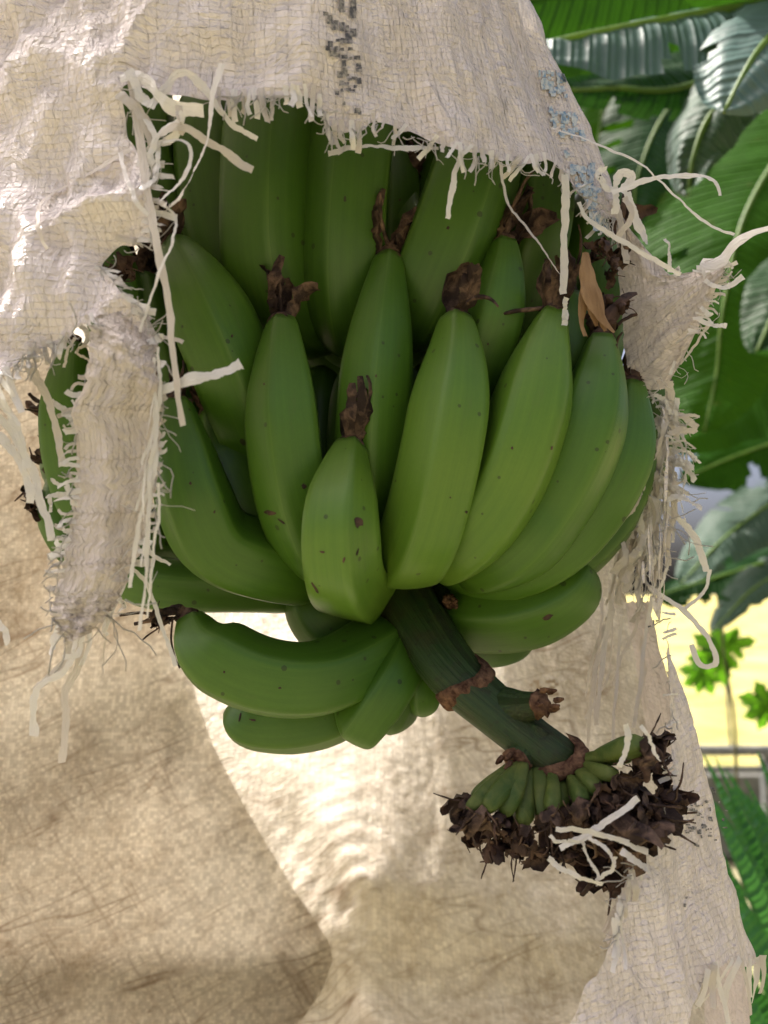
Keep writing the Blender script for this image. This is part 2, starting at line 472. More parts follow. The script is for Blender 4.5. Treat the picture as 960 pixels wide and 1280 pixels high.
def field_sheet():
    m = NT('yellow_field')
    ob = m.coord('Object')
    n1 = m.noise(ob, 0.5, 6, 0.65); n2 = m.noise(ob, 6, 5, 0.7)
    col = m.mix(m.ramp(n1, [(0.40, 0.0), (0.62, 1.0)]), c4((0.46, 0.39, 0.15)), c4((0.17, 0.18, 0.045)))
    col = m.mix(m.math('MULTIPLY', n2, 0.45), col, c4((0.50, 0.42, 0.20)))
    mat = m.done(m.principled(col, 0.95, 0.05, m.bump(n2, 0.05, 0.7)))
    n, k = 60, 26; V = []; Fc = []
    ys_ = np.geomspace(5.2, 400, k)
    for i, y in enumerate(ys_):
        for j in range(n):
            x = -2.5-y*.25 + (j/(n-1))*(16+y*2.2)
            V.append((x, y, .06+.03*noise.noise(Vector((x*.7, y*.7, 2)))))
    for i in range(k-1):
        for j in range(n-1): q_ = i*n+j; Fc.append((q_, q_+1, q_+n+1, q_+n))
    tag(link('field', mesh('field', V, Fc), mat), 'sunlit yellow grass field beyond the fence', None, None, 'structure')
field_sheet()

# ------------------------------------------------------------------ the sack
def lerp(tab, y):
    ys = [t[0] for t in tab]; vs = [t[1] for t in tab]
    return np.interp(y, ys, vs)
T_R = [(-.64, .325), (-.50, .312), (-.33, .288), (-.20, .252), (-.07, .222), (-.03, .222), (.0, .224), (.046, .226), (.10, .220), (.12, .215), (.20, .186), (.28, .153), (.37, .122), (.50, .085), (.62, .02)]
T_L = [(-.64, .40), (-.33, .37), (-.07, .31), (.12, .285), (.30, .27), (.40, .24), (.50, .14), (.62, .02)]
T_F = [(-.64, .26), (-.33, .23), (-.07, .20), (.05, .185), (.12, .175), (.20, .165), (.30, .16), (.40, .14), (.50, .10), (.62, .02)]
T_B = [(-.64, .27), (-.33, .25), (-.07, .23), (.12, .21), (.30, .19), (.40, .17), (.50, .12), (.62, .02)]
XC, D0 = -0.04, 0.56
def smooth(t):
    t = np.clip(t, 0, 1); return t*t*(3-2*t)

# crease in the back wall: from upper left down to the pocket's point
def back_shape(x, d, y):
    """how far the back wall is pushed away (+) or drawn near (-) at a point"""
    px = 480 + x/d*F; py = 640 - y/d*F
    ax, ay, bx, by = 255, 880, 430, 1180
    L = math.hypot(bx-ax, by-ay); ux, uy = (bx-ax)/L, (by-ay)/L
    s = (px-ax)*uy - (py-ay)*ux          # right of the line is positive
    along = (px-ax)*ux + (py-ay)*uy
    pocket = smooth(s/45)*smooth((1195-py)/70)*smooth((py-680)/200)*np.exp(-((px-(450+ (1180-py)*0.18))/170.0)**2)
    r = np.hypot(px-440, (py-1165)*0.8)
    dome = np.exp(-(r/70)**2)
    fold = -0.035*smooth((-s)/40)*smooth((along+120)/160)
    below = -0.035*smooth((py-1165)/60)*smooth((900-px)/300)
    arcs = .0020*np.sin(r*.26+.6*np.sin(px*.05))*np.exp(-(r/110)**2)*smooth((1175-py)/25)
    return 0.05*pocket + 0.012*dome + fold + below + arcs

def sack_point(th, y, wob=True):
    c, s = math.cos(th), math.sin(th)
    w = lerp(T_R, y) if c > 0 else lerp(T_L, y)
    a_ = lerp(T_F, y) if s > 0 else lerp(T_B, y)
    ee = 2/2.25
    x = XC + w*math.copysign(abs(c)**ee, c)
    d = D0 - a_*math.copysign(abs(s)**ee, s)
    nx, nd = c, -s
    if wob:
        v = Vector((math.cos(th)*3.0, math.sin(th)*3.0, y*4.0))
        g = 0.010*noise.fractal(v*1.3, 1.0, 2.0, 3)
        # pulled pleats, mostly running down, tighter towards the tie
        pl = noise.noise(Vector((th*9.0+2.0*noise.noise(v), y*5.0, 3.3)))
        g += 0.0045*pl
        cr = 1-abs(noise.noise(Vector((th*22+4*noise.noise(v*2), y*26, 9.1))))
        g += 0.0020*cr
        cr = 1-abs(noise.noise(Vector((th*55, y*40+8*noise.noise(v*3), 1.7))))
        g += 0.0011*cr
        x += nx*g; d += nd*g
        if s > 0:
            lf = smooth((-c+.25)/.5)
            v2 = Vector((x*16+y*9, y*20-x*6, 4.4))
            g2 = 1.35*lf*(0.008*(1-abs(noise.noise(v2)))**2+0.002*noise.noise(v2*2.3)+.0065*(1-abs(noise.noise(Vector((x*42+y*8, y*24-x*20, 8.8)))))+.004*(1-abs(noise.noise(Vector((x*75+y*14, y*44-x*30, 3.8))))))+.0022*(1-abs(noise.noise(Vector((x*34, y*30, 6.1))))) + .0018*(1-abs(noise.noise(Vector((x*70+y*30, y*60, 2.2)))))
            x += nx*g2; d += nd*g2
        if s < 0:
            k = smooth(-s/0.35)
            d += k*back_shape(x, d, y)
    return x, d, y

NTH, NY = 720, 470
Y0, Y1 = -0.64, 0.615
def build_grid():
    V = np.zeros((NY, NTH, 3)); uv = np.zeros((NY, NTH, 2))
    ths = np.linspace(-math.pi, math.pi, NTH, endpoint=False)
    ys = np.linspace(Y0, Y1, NY)
    for i, y in enumerate(ys):
        for j, th in enumerate(ths):
            V[i, j] = sack_point(th, y)
        uv[i, :, 0] = (ths+math.pi)*0.235
        uv[i, :, 1] = y
    return ths, ys, V, uv
ths, ys, SV, SUV = build_grid()
def in_poly(x, y, poly):
    inside = np.zeros(x.shape, bool)
    n = len(poly); j = n-1
    for i in range(n):
        xi, yi = poly[i]; xj, yj = poly[j]
        cond = ((yi > y) != (yj > y)) & (x < (xj-xi)*(y-yi)/(yj-yi+1e-9)+xi)
        inside ^= cond
        j = i
    return inside
HOLE = [(152, 100), (200, 118), (270, 124), (300, 128), (345, 122), (390, 120), (402, 140), (412, 165), (455, 168), (470, 150), (490, 158), (530, 172),
        (560, 185), (600, 192), (640, 205), (690, 202), (705, 215), (722, 240), (742, 262), (752, 274), (900, 274), (900, 484), (842, 492),
        (826, 506), (834, 545), (826, 585), (824, 625), (803, 668), (797, 710), (810, 745), (835, 800), (838, 900), (842, 1010), (800, 1075), (782, 1110), (760, 1190),
        (715, 1270), (690, 1420), (-600, 1420), (-600, 474), (-20, 476), (20, 462), (45, 436), (72, 432), (100, 408), (128, 392), (150, 400), (172, 440), (196, 446), (198, 420),
        (165, 378), (140, 348), (124, 332), (150, 308), (186, 300), (190, 250), (180, 200), (158, 172)]
HOLE2 = [(880, 1222), (905, 1205), (935, 1208), (962, 1200), (1010, 1215), (1020, 1420), (850, 1420), (862, 1270)]
cx, cd, cy = [(SV[:-1, :, k]+np.roll(SV, -1, axis=1)[:-1, :, k]+SV[1:, :, k]+np.roll(SV, -1, axis=1)[1:, :, k])/4 for k in range(3)]
fpx = 480 + cx/cd*F; fpy = 640 - cy/cd*F
sth = np.sin(ths + math.pi/NTH)[None, :]*np.ones((NY-1, 1))
jit = np.array([[noise.noise(Vector((i*0.55, j*0.55, 0)))*7 for j in range(NTH)] for i in range(NY-1)])
front_mask = sth > -0.16
cut = front_mask & ((sth > .10) | (fpy < 752)) & (in_poly(fpx+jit, fpy+jit*0.7, HOLE) | in_poly(fpx+jit, fpy, HOLE2))
shred = np.array([[noise.noise(Vector((j*0.30, i*0.045, 4.0)))+.35*noise.noise(Vector((j*0.7, i*0.5, 1.0))) for j in range(NTH)] for i in range(NY-1)])
edge_zone = (sth > -0.28) & (fpx > 786) & (fpy > 478) & (fpy < 752)
cut |= edge_zone & (shred > -0.10)
keep = ~cut
verts = [W(*p) for p in SV.reshape(-1, 3)]
full_faces = [(i*NTH+j, i*NTH+(j+1) % NTH, (i+1)*NTH+(j+1) % NTH, (i+1)*NTH+j) for i in range(NY-1) for j in range(NTH)]
fk = (sth > -0.10).ravel(); kp = keep.ravel()
bvh_front = BVHTree.FromPolygons(verts, [f for f, a_ in zip(full_faces, (sth > -0.02).ravel()) if a_])
bvh_back = BVHTree.FromPolygons(verts, [f for f, a_ in zip(full_faces, (sth < 0.05).ravel()) if a_])
EYE = Vector((0, 0, CAMZ))
def on_front(px, py, lift=0.0, default=0.46):
    dr = (P(px, py, 1.0)-EYE).normalized()
    h = bvh_front.ray_cast(EYE, dr)
    if h[0] is None: return P(px, py, default)
    return h[0] - dr*lift
def on_back(px, py, lift=0.0):
    dr = (P(px, py, 1.0)-EYE).normalized()
    h = bvh_back.ray_cast(EYE, dr)
    if h[0] is None: return P(px, py, 0.75)
    return h[0] - dr*lift
def depth_front(px, py, default=0.46):
    return to_px(on_front(px, py, 0, default))[2]

sack = thing('woven_sack', 'torn off-white woven plastic sack draped around the green banana bunch', 'sack', W(XC, D0, 0.6))
def grid_part(name, mask, mat):
    fs = [f for f, a_ in zip(full_faces, mask) if a_]
    used = np.zeros(len(verts), bool)
    for f in fs:
        for k in f: used[k] = True
    idx = np.cumsum(used)-1
    v2 = [v for v, u_ in zip(verts, used) if u_]
    uv2 = SUV.reshape(-1, 2)[used]
    f2 = [tuple(idx[k] for k in f) for f in fs]
    cnt = {}
    for f in f2:
        for k in range(4):
            e_ = (min(f[k], f[k-1]), max(f[k], f[k-1])); cnt[e_] = cnt.get(e_, 0)+1
    nb = {}
    for (a1, b1), c in cnt.items():
        if c == 1: nb.setdefault(a1, []).append(b1); nb.setdefault(b1, []).append(a1)
    for _ in range(4):
        new = {k: v2[k]*.45+sum((v2[q] for q in l), Vector())*(.55/len(l)) for k, l in nb.items() if len(l) == 2}
        for k, v in new.items(): v2[k] = v
    return link(name, mesh(name, v2, f2, True, uv2), mat, sack)
isfront = (sth > -0.16).ravel()
grid_part('front_panel', kp & isfront, M['weave'])
grid_part('back_panel', kp & ~isfront, M['weave_in'])

# doubled cloth: an inner fold lying in front of the back wall on the left, edge along the crease
def inner_fold():
    m_, n_ = 90, 130
    V = []; uv = []; Fc = []
    for i in range(n_):
        t = i/(n_-1)
        y = 430 + t*910
        ex = np.interp(y, [430, 780, 880, 930, 1000, 1060, 1110, 1150, 1178, 1200, 1240, 1340], [215, 222, 248, 265, 302, 336, 366, 394, 412, 416, 400, 330])
        for j in range(m_):
            s = j/(m_-1)
            x = -260 + s*(ex+260)
            x += 3*noise.noise(Vector((t*6, 0, 1)))
            edge = 1-s
            lift = 0.008 + 0.016*smooth(edge*2.2) + 0.004*noise.noise(Vector((s*6, t*5, 2.0))) + 0.0015*noise.noise(Vector((s*22, t*22, 5.0)))
            lift -= 0.012*math.exp(-(edge/0.02)**2)
            p = on_back(x, y, max(lift, 0.003))
            V.append(p); uv.append((x*0.0008+0.1*t, -y*0.0008))
    for i in range(n_-1):
        for j in range(m_-1):
            k = i*m_+j
            Fc.append((k, k+1, k+m_+1, k+m_))
    link('inner_fold', mesh('inner_fold', V, Fc, True, uv), M['weave_fold'], sack)
inner_fold()

def sheet_part(name, rows, nx, mat, curl=0.0, wob=0.003, seed=0, n=60, rag=2.0):
    """a piece of cloth given by rows (xl, xr, y_l, y_r, dl, dr) from top to bottom, ragged along both sides"""
    r, _ = spline([tuple(q) for q in rows], n) if False else (None, 0)
    q = np.array(rows, float)
    tt = np.linspace(0, 1, len(q)); ti = np.linspace(0, 1, n)
    q = np.stack([np.interp(ti, tt, q[:, k]) for k in range(q.shape[1])], axis=1)
    rr = np.random.RandomState(seed)
    V = []; uv = []; Fc = []
    for i in range(n):
        xl, xr, yl, yr, dl, dr = q[i]
        xl += rr.uniform(-rag, rag); xr += rr.uniform(-rag, rag)
        for j in range(nx):
            s = j/(nx-1)
            px = xl+(xr-xl)*s; py = yl+(yr-yl)*s; d = dl+(dr-dl)*s
            d += curl*(1-(2*s-1)**2) + wob*noise.noise(Vector((s*3+seed, i/n*6, 0.5))) + wob*0.35*noise.noise(Vector((s*12+seed, i/n*22, 7.5)))
            V.append(P(px, py, d)); uv.append((s*(abs(xr-xl))/F*d, -i/n*0.19))
    for i in range(n-1):
        for j in range(nx-1):
            k = i*nx+j
            Fc.append((k, k+1, k+nx+1, k+nx))
    return link(name, mesh(name, V, Fc, True, uv), mat, sack)

d_top = depth_front(150, 398)
sheet_part('hanging_strip', [
    (126, 186, 366, 392, d_top+.014, d_top+.014), (120, 194, 386, 418, d_top+.006, d_top+.006), (114, 196, 408, 440, d_top, d_top-.006), (112, 197, 432, 464, d_top-.002, d_top-.010), (108, 199, 470, 490, d_top, d_top-.008),
    (90, 201, 520, 525, d_top+.006, d_top), (96, 199, 580, 580, d_top+.010, d_top+.002), (92, 190, 640, 638, d_top+.012, d_top+.004),
    (80, 172, 700, 695, d_top+.012, d_top+.006), (68, 154, 740, 738, d_top+.012, d_top+.006), (62, 142, 764, 760, d_top+.012, d_top+.006), (70, 128, 786, 776, d_top+.012, d_top+.008), (80, 116, 806, 790, d_top+.012, d_top+.010)],
    26, M['strip'], -0.009, 0.006, 3, 100, 3.5)
# torn flap on the right that stands out sideways
df = 0.475
sheet_part('torn_flap', [
    (772, 778, 270, 272, df+.01, df), (770, 808, 300, 312, df+.01, df), (773, 838, 338, 345, df+.008, df-.008), (776, 872, 372, 338, df+.006, df-.018),
    (778, 896, 400, 327, df+.006, df-.026), (780, 908, 430, 330, df+.006, df-.028), (783, 902, 455, 346, df+.008, df-.026), (790, 886, 476, 382, df+.01, df-.02),
    (812, 868, 488, 420, df+.012, df-.012), (832, 850, 486, 455, df+.014, df-.004)],
    26, M['strip'], -0.006, 0.005, 8, 46, 1.2)
# the flap's long curled tip
c_, _ = spline([tuple(P(x, y, d)) for x, y, d in [(880, 338, df-.02), (900, 328, df-.026), (918, 306, df-.03), (940, 292, df-.035), (968, 284, df-.04)]], 20)
V_, F_, U_ = ribbon(c_, np.interp(np.linspace(0, 1, 20), [0, .3, 1], [0.020, 0.011, 0.006]), (0.2, -1, 0.4), 0.3, 0.5, 0.03, 3)
link('loose_strand', mesh('loose_strand', V_, F_, True, U_), M['tape'], sack)

# loose tapes: (points (px, py[, d]), width in px)
def strand(pts, w, d=None, mat='tape', seed=0, twist=0.0, kink=0.05, curl=0.06, name='loose_strand', parent=None, n=None, up=(0.1, -1, 0.15), taper=0.0):
    q = []
    for k, p in enumerate(pts):
        dd = p[2] if len(p) > 2 else d
        dd = dd if dd else .4
        q.append((*P(p[0], p[1], dd), dd))
    n = n or max(14, int(len(pts)*9))
    kink = kink*2.2; w = w*.84
    c, _ = spline(q, n)
    r = np.random.RandomState(seed)
    c = c[:, :3] + np.cumsum(r.randn(n, 3), axis=0)*0.00022
    V, Fc, uv = ribbon(c, w*np.mean([p[3] for p in q])/F, up, curl, twist, kink, seed, taper)
    return link(name, mesh(name, V, Fc, True, uv), M[mat], parent or sack)

S = [
 ([(165, 88), (178, 200), (195, 290), (215, 390), (236, 532)], 12, .372),
 ([(186, 492), (230, 474), (262, 466), (298, 452)], 14, .372),
 ([(180, 430), (196, 424), (206, 420)], 12, .374), ([(184, 462), (198, 458), (207, 456)], 12, .374),
 ([(198, 168), (222, 158), (268, 180), (318, 213)], 10, .372),
 ([(188, 135), (213, 97), (238, 88), (262, 110), (290, 146), (323, 167)], 9, .370),
 ([(276, 80), (264, 128), (258, 176), (232, 240), (212, 262)], 10, .368),
 ([(150, 98), (176, 96), (212, 132), (256, 142)], 15, .370),
 ([(148, 118), (170, 140), (186, 180)], 14, .368), ([(160, 86), (175, 120), (190, 136)], 12, .367),
 ([(188, 182), (234, 178), (233, 222), (200, 256)], 5, .374), ([(200, 255), (220, 268), (216, 300), (195, 345), (172, 412)], 4, .374),
 ([(162, 188), (118, 210), (77, 235), (54, 254), (50, 283), (63, 314)], 9, None),
 ([(196, 222), (190, 195), (205, 165), (226, 150)], 8, .374), ([(150, 190), (165, 240), (185, 262)], 6, .372),
 ([(182, 150), (200, 190), (196, 225), (178, 240)], 7, .371), ([(224, 132), (226, 158), (224, 170)], 9, .375),
 ([(230, 140), (215, 175), (180, 185), (170, 200)], 10, .371),
 ([(410, 192), (450, 181), (500, 183), (548, 184)], 11, .392), ([(583, 182), (567, 228), (559, 270)], 8, .392),
 ([(625, 202), (633, 250), (664, 290), (700, 346)], 5, .405), ([(706, 218), (708, 300), (708, 368)], 11, .43), ([(708, 372), (708, 390), (707, 404)], 9, .432),
 ([(690, 160), (742, 180), (800, 200), (832, 228), (888, 276), (920, 290)], 4, .43), ([(690, 168), (700, 155), (698, 148)], 5, .425),
 ([(765, 240), (808, 226), (850, 219), (888, 224), (902, 244)], 9, .445), ([(724, 252), (738, 274), (790, 306), (852, 342)], 7, .44),
 ([(768, 268), (772, 230), (776, 216), (790, 220), (778, 240)], 12, .455), ([(772, 300), (790, 270), (780, 246)], 10, .458), ([(838, 340), (838, 308), (834, 300)], 8, .46),
 ([(784, 240), (796, 275), (808, 308)], 13, .468), ([(770, 240), (756, 234), (748, 218), (752, 208)], 9, .452), ([(768, 250), (776, 280), (782, 330)], 12, .465),
 ([(812, 622), (840, 640), (868, 664), (888, 712)], 10, .50), ([(888, 712), (880, 742), (858, 764)], 5, .50), ([(812, 734), (855, 764), (884, 800), (891, 826), (872, 830), (861, 806)], 8, .50),
 ([(850, 455), (874, 420), (884, 402)], 4, .47), ([(838, 470), (848, 430), (838, 392)], 4, .468), ([(872, 398), (892, 408), (906, 410)], 8, .45), ([(880, 350), (900, 360), (924, 346)], 9, .447),
 ([(880, 372), (896, 382)], 8, .448), ([(876, 384), (892, 396)], 8, .449), ([(845, 348), (848, 335)], 7, .46),
 # strands that trail at the left edge
 ([(-12, 512), (14, 534), (40, 580), (54, 632), (66, 676)], 13, .378), ([(36, 456), (58, 494), (72, 530), (82, 584)], 14, .378), ([(-10, 540), (18, 566), (38, 610), (40, 630)], 12, .376),
 ([(62, 500), (78, 512), (90, 528)], 9, .38), ([(-14, 490), (6, 508), (28, 545), (36, 584)], 12, .372), ([(72, 522), (95, 500), (112, 482)], 6, .384), ([(100, 405), (108, 416), (104, 434)], 8, .385),
 ([(94, 442), (104, 430), (118, 420)], 3, .384), ([(80, 460), (84, 440), (92, 428)], 4, .384), ([(115, 450), (103, 444), (103, 434), (118, 432)], 4, .384), ([(-10, 770), (4, 788), (10, 806)], 9, .39),
 ([(62, 600), (76, 606), (96, 596)], 5, .392), ([(58, 620), (76, 619), (104, 617)], 8, .391), ([(68, 656), (90, 660), (102, 658)], 6, .391), ([(62, 700), (76, 688), (92, 676)], 9, .391),
 ([(60, 622), (62, 640), (60, 650)], 6, .391),
 # tails of the hanging strip
 ([(100, 752), (96, 800), (84, 836), (46, 858), (38, 890), (38, 922)], 10, .395), ([(104, 768), (100, 830), (84, 868), (82, 905), (77, 955)], 11, .396),
 ([(150, 600), (152, 660), (150, 700), (176, 722), (196, 770), (222, 836)], 6, .388), ([(168, 652), (188, 690), (214, 706)], 6, .388), ([(140, 700), (164, 703), (192, 706)], 12, .39),
 ([(178, 560), (168, 620), (150, 690), (148, 730)], 5, .386), ([(172, 580), (164, 650), (160, 720), (132, 790)], 5, .386), ([(120, 745), (104, 775), (98, 810), (78, 818)], 9, .39),
 ([(138, 745), (132, 780), (138, 795)], 5, .391), ([(136, 755), (134, 800), (131, 850)], 3, .392), ([(146, 748), (158, 752), (152, 760)], 9, .392), ([(90, 760), (70, 790), (62, 818)], 14, .397),
 ([(110, 770), (112, 800), (100, 836)], 10, .396), ([(80, 778), (86, 812), (70, 838), (38, 862)], 11, .398),
]
for k, (pts, w, d) in enumerate(S):
    if d is None:
        pts = [(x, y, depth_front(x, y)-.003) for x, y in pts]
    elif pts[0][1] < 300 and pts[0][0] < 300 or k < 4:
        pts = [(x, y, min(d, depth_front(x, y)-.005)) for x, y in pts]
        w *= 1.15
    strand(pts, w, d, 'tape' if k % 4 else 'tape2', 100+k, random.uniform(-.5, .5), 0.04)

for k in range(9):      # threads drawn loose down the strip's right side
    x0 = 190+random.uniform(-4, 8); y0 = 425+k*22+random.uniform(-12, 12)
    pts = [(x0, y0), (x0+random.uniform(-2, 7), y0+45), (x0+random.uniform(-12, 3), y0+100), (x0-random.uniform(8, 26), y0+150+random.uniform(0, 60))]
    strand(pts, random.choice([4, 5, 7]), d_top-.012, 'tape', 280+k, random.uniform(-1, 1), .05)
# tangle at the right side of the opening
for k in range(48):
    x = random.uniform(798, 848); y = random.uniform(476, 690)
    if y > 600: x = random.uniform(790, 822)
    d = random.uniform(.485, .535)
    L = random.uniform(60, 200 if y < 580 else 110); n = 5
    pts = [(x, y, d)]
    vx = random.uniform(-.35, .35)
    for i in range(1, n):
        f = i/(n-1)
        pts.append((x+vx*L*f*0.6+random.uniform(-9, 9)-18*f*(y > 560), y+L*f, d+random.uniform(-.006, .006)))
    strand(pts, random.choice([4, 6, 8, 10, 12]), None, 'tape2' if k % 3 else 'tape', 300+k, random.uniform(-1.5, 1.5), 0.06)
for k in range(40):     # short frizz that sticks out to the right
    y = random.uniform(478, 640); x = np.interp(y, [478, 540, 600, 640], [818, 842, 832, 822]) + random.uniform(-14, 4)
    L = random.uniform(14, 48); an = random.uniform(-.5, 1.1)
    d = random.uniform(.49, .53)
    pts = [(x, y, d), (x+L*.5*math.cos(an), y+L*.5*math.sin(an)+random.uniform(-5, 5), d), (x+L*math.cos(an+.3), y+L*math.sin(an+.3), d)]
    strand(pts, random.choice([3, 4, 6, 9]), None, 'tape2' if k % 2 else 'tape', 420+k, random.uniform(-1, 1), 0.06)
# strands that hang inside on the right, and round the withered flowers
for k in range(9):
    x = random.uniform(760, 826); y = random.uniform(690, 780); d = random.uniform(.52, .58)
    L = random.uniform(100, 260)
    pts = [(x+random.uniform(-8, 8)-30*f, y+L*f, d+random.uniform(-.004, .004)) for f in (0, .3, .6, 1)]
    strand(pts, random.choice([4, 5, 7]), None, 'tape', 500+k, random.uniform(-1, 1), 0.05)
for k, (pts, w) in enumerate([([(695, 1036), (735, 1040), (770, 1052), (806, 1068)], 8), ([(700, 1060), (742, 1046), (778, 1024), (806, 1004)], 9), ([(686, 1072), (704, 1086), (752, 1102)], 8),
        ([(728, 1050), (742, 1076), (752, 1090), (746, 1098)], 6), ([(735, 1046), (758, 1064), (766, 1082)], 6), ([(688, 1044), (700, 1052), (726, 1052)], 6), ([(776, 1064), (800, 1078), (814, 1092)], 12),
        ([(782, 905), (786, 940), (780, 965)], 8), ([(800, 908), (818, 932), (828, 950)], 6), ([(745, 1100), (765, 1090), (770, 1075)], 6)]):
    strand(pts, w, .375, 'tape', 560+k, random.uniform(-.5, .5))

# fringe of cut tapes along the torn edges
def fringe(pts, step, lo, hi, w, dirv, spread=.25, prob=.85, lift=.002, seed=0, wlo=.6, mat='tape'):
    r = random.Random(seed)
    for (x0, y0), (x1, y1) in zip(pts, pts[1:]):
        L = math.hypot(x1-x0, y1-y0)
        for i in range(max(1, int(L/step))):
            if r.random() > prob: continue
            f = (i+r.random()*.6)/max(1, int(L/step))
            x, y = x0+(x1-x0)*f, y0+(y1-y0)*f
            an = math.atan2(dirv[1], dirv[0])+r.uniform(-spread, spread)
            ll = r.uniform(lo, hi)*(1.5 if r.random() < .12 else 1)
            dx, dy = math.cos(an), math.sin(an)
            d = depth_front(x, y)-lift
            pts_ = [(x-dx*10, y-dy*10, depth_front(x-dx*10, y-dy*10)-lift), (x, y, d), (x+dx*ll*.5+r.uniform(-2, 2), y+dy*ll*.5, d+r.uniform(-.003, .002)), (x+dx*ll+r.uniform(-4, 4), y+dy*ll, d+r.uniform(-.006, .004))]
            strand(pts_, w*r.uniform(wlo, 1.15), None, mat if r.random() < .6 else 'tape2', r.randrange(9999), r.uniform(-.6, .6), .03, name='fringe_tape', n=9)
fringe([(268, 118), (300, 122), (345, 118), (390, 114), (402, 132)], 9, 14, 34, 9.5, (0.05, 1), .16, .9, seed=1)
fringe([(402, 140), (414, 160), (456, 162)], 9, 18, 36, 10, (0.05, 1), .12, .95, seed=2)
fringe([(462, 150), (490, 158), (560, 184), (640, 204), (690, 200), (722, 236)], 10, 7, 28, 7, (-0.15, 1), .6, .8, seed=3)
fringe([(722, 236), (742, 266), (760, 300)], 9, 8, 20, 6, (-1, .5), .6, .7, seed=4)
fringe([(150, 300), (186, 300), (190, 250), (180, 200)], 9, 10, 26, 9, (1, .15), .35, .8, seed=5)
fringe([(124, 332), (140, 348), (165, 378), (196, 420)], 10, 10, 34, 9, (1, .25), .5, .8, seed=6)
fringe([(20, 464), (45, 438), (72, 432), (100, 410), (124, 396)], 9, 8, 24, 8, (.3, 1), .6, .85, seed=7)
fringe([(-20, 476), (20, 464)], 7, 20, 60, 9, (.35, 1), .4, .9, seed=8)
fringe([(800, 1078), (782, 1112), (768, 1160)], 6, 25, 70, 9, (-.25, 1), .4, .9, seed=9)
fringe([(880, 1222), (905, 1206), (935, 1208), (962, 1202)], 9, 30, 80, 10, (-.15, 1), .5, .95, seed=10)
fringe([(835, 760), (838, 830), (838, 900), (842, 1005)], 16, 5, 14, 5, (-1, .3), .6, .6, seed=11)
def fuzz(pts, n, lo, hi, dirv, seed, lift=.003, depth=None):
    r = random.Random(seed); A = Acc()
    seg = [math.hypot(b[0]-a[0], b[1]-a[1]) for a, b in zip(pts, pts[1:])]
    for _ in range(int(n*.5)):
        t = r.random()*sum(seg); k = 0
        while t > seg[k] and k < len(seg)-1: t -= seg[k]; k += 1
        f = t/seg[k]; x = pts[k][0]+(pts[k+1][0]-pts[k][0])*f; y = pts[k][1]+(pts[k+1][1]-pts[k][1])*f
        an = math.atan2(dirv[1], dirv[0])+r.gauss(0, .7); L = r.uniform(lo, hi); d = (depth or depth_front(x, y))-lift
        q = []
        for i in range(7):
            q.append(tuple(P(x, y, d+r.uniform(-.0006, .0006)-.0006*i))); an += r.gauss(0, .35); x += math.cos(an)*L/6; y += math.sin(an)*L/6
        V, Fc, uv = tube(q, [.00032*r.uniform(.6, 1.3)]*7, 4)
        A.add(V, Fc, uv)
    tag(link('frayed_thread', A.mesh('frayed_thread'), M['tape'], sack), kind='stuff')
fuzz([(268, 120), (345, 120), (402, 135), (414, 165), (470, 155), (560, 186), (640, 206), (690, 203), (722, 240)], 150, 8, 40, (0, 1), 31)
fuzz([(150, 110), (180, 200), (190, 250), (186, 300), (140, 320)], 60, 10, 50, (1, .2), 32)
fuzz([(124, 332), (165, 378), (196, 430)], 40, 8, 36, (1, .3), 33)
fuzz([(-10, 474), (45, 438), (100, 410), (124, 394)], 60, 8, 44, (.4, 1), 34)
fuzz([(196, 440), (200, 520), (194, 640), (150, 768)], 70, 8, 60, (.2, 1), 35, depth=d_top-.004)
fuzz([(110, 470), (90, 560), (92, 640), (60, 770)], 70, 6, 30, (-1, .2), 36, depth=d_top+.012)
fuzz([(60, 772), (100, 772), (148, 768)], 26, 20, 120, (-.2, 1), 37, depth=d_top+.012)
fuzz([(785, 482), (830, 500), (842, 560), (826, 640), (800, 720)], 150, 14, 80, (.5, 1), 38, depth=.50)
fuzz([(872, 340), (908, 330), (880, 390), (850, 455), (800, 484)], 60, 6, 34, (1, .4), 39, depth=df-.018)
fuzz([(838, 760), (842, 1005), (790, 1095), (770, 1180)], 60, 8, 50, (-1, .7), 40)
fuzz([(722, 240), (745, 262), (775, 276)], 30, 8, 50, (.3, 1), 41)
def side_fringe(edge, d, outx, step, lo, hi, w, seed):
    r = random.Random(seed)
    for (x0, y0), (x1, y1) in zip(edge, edge[1:]):
        n = max(1, int(math.hypot(x1-x0, y1-y0)/step))
        for i in range(n):
            f = (i+r.random()*.5)/n
            x, y = x0+(x1-x0)*f, y0+(y1-y0)*f
            ll = r.uniform(lo, hi)
            strand([(x-outx*10, y, d), (x+outx*ll*.5, y+r.uniform(-3, 3), d), (x+outx*ll, y+r.uniform(-8, 8), d+r.uniform(-.004, .004))], w*r.uniform(.5, 1.1), None,
                   'tape' if r.random() < .6 else 'tape2', r.randrange(9999), r.uniform(-.5, .5), .03, name='fringe_tape', n=8)
side_fringe([(110, 470), (90, 520), (92, 580), (92, 640), (76, 700), (66, 740)], d_top+.010, -1, 9, 5, 20, 8, 21)
side_fringe([(199, 470), (201, 525), (200, 580), (194, 640), (180, 700)], d_top, 1, 12, 2, 9, 8, 22)
side_fringe([(872, 340), (896, 326), (908, 332), (900, 350), (880, 390), (866, 424)], df-.024, 1, 7, 5, 18, 6, 23)

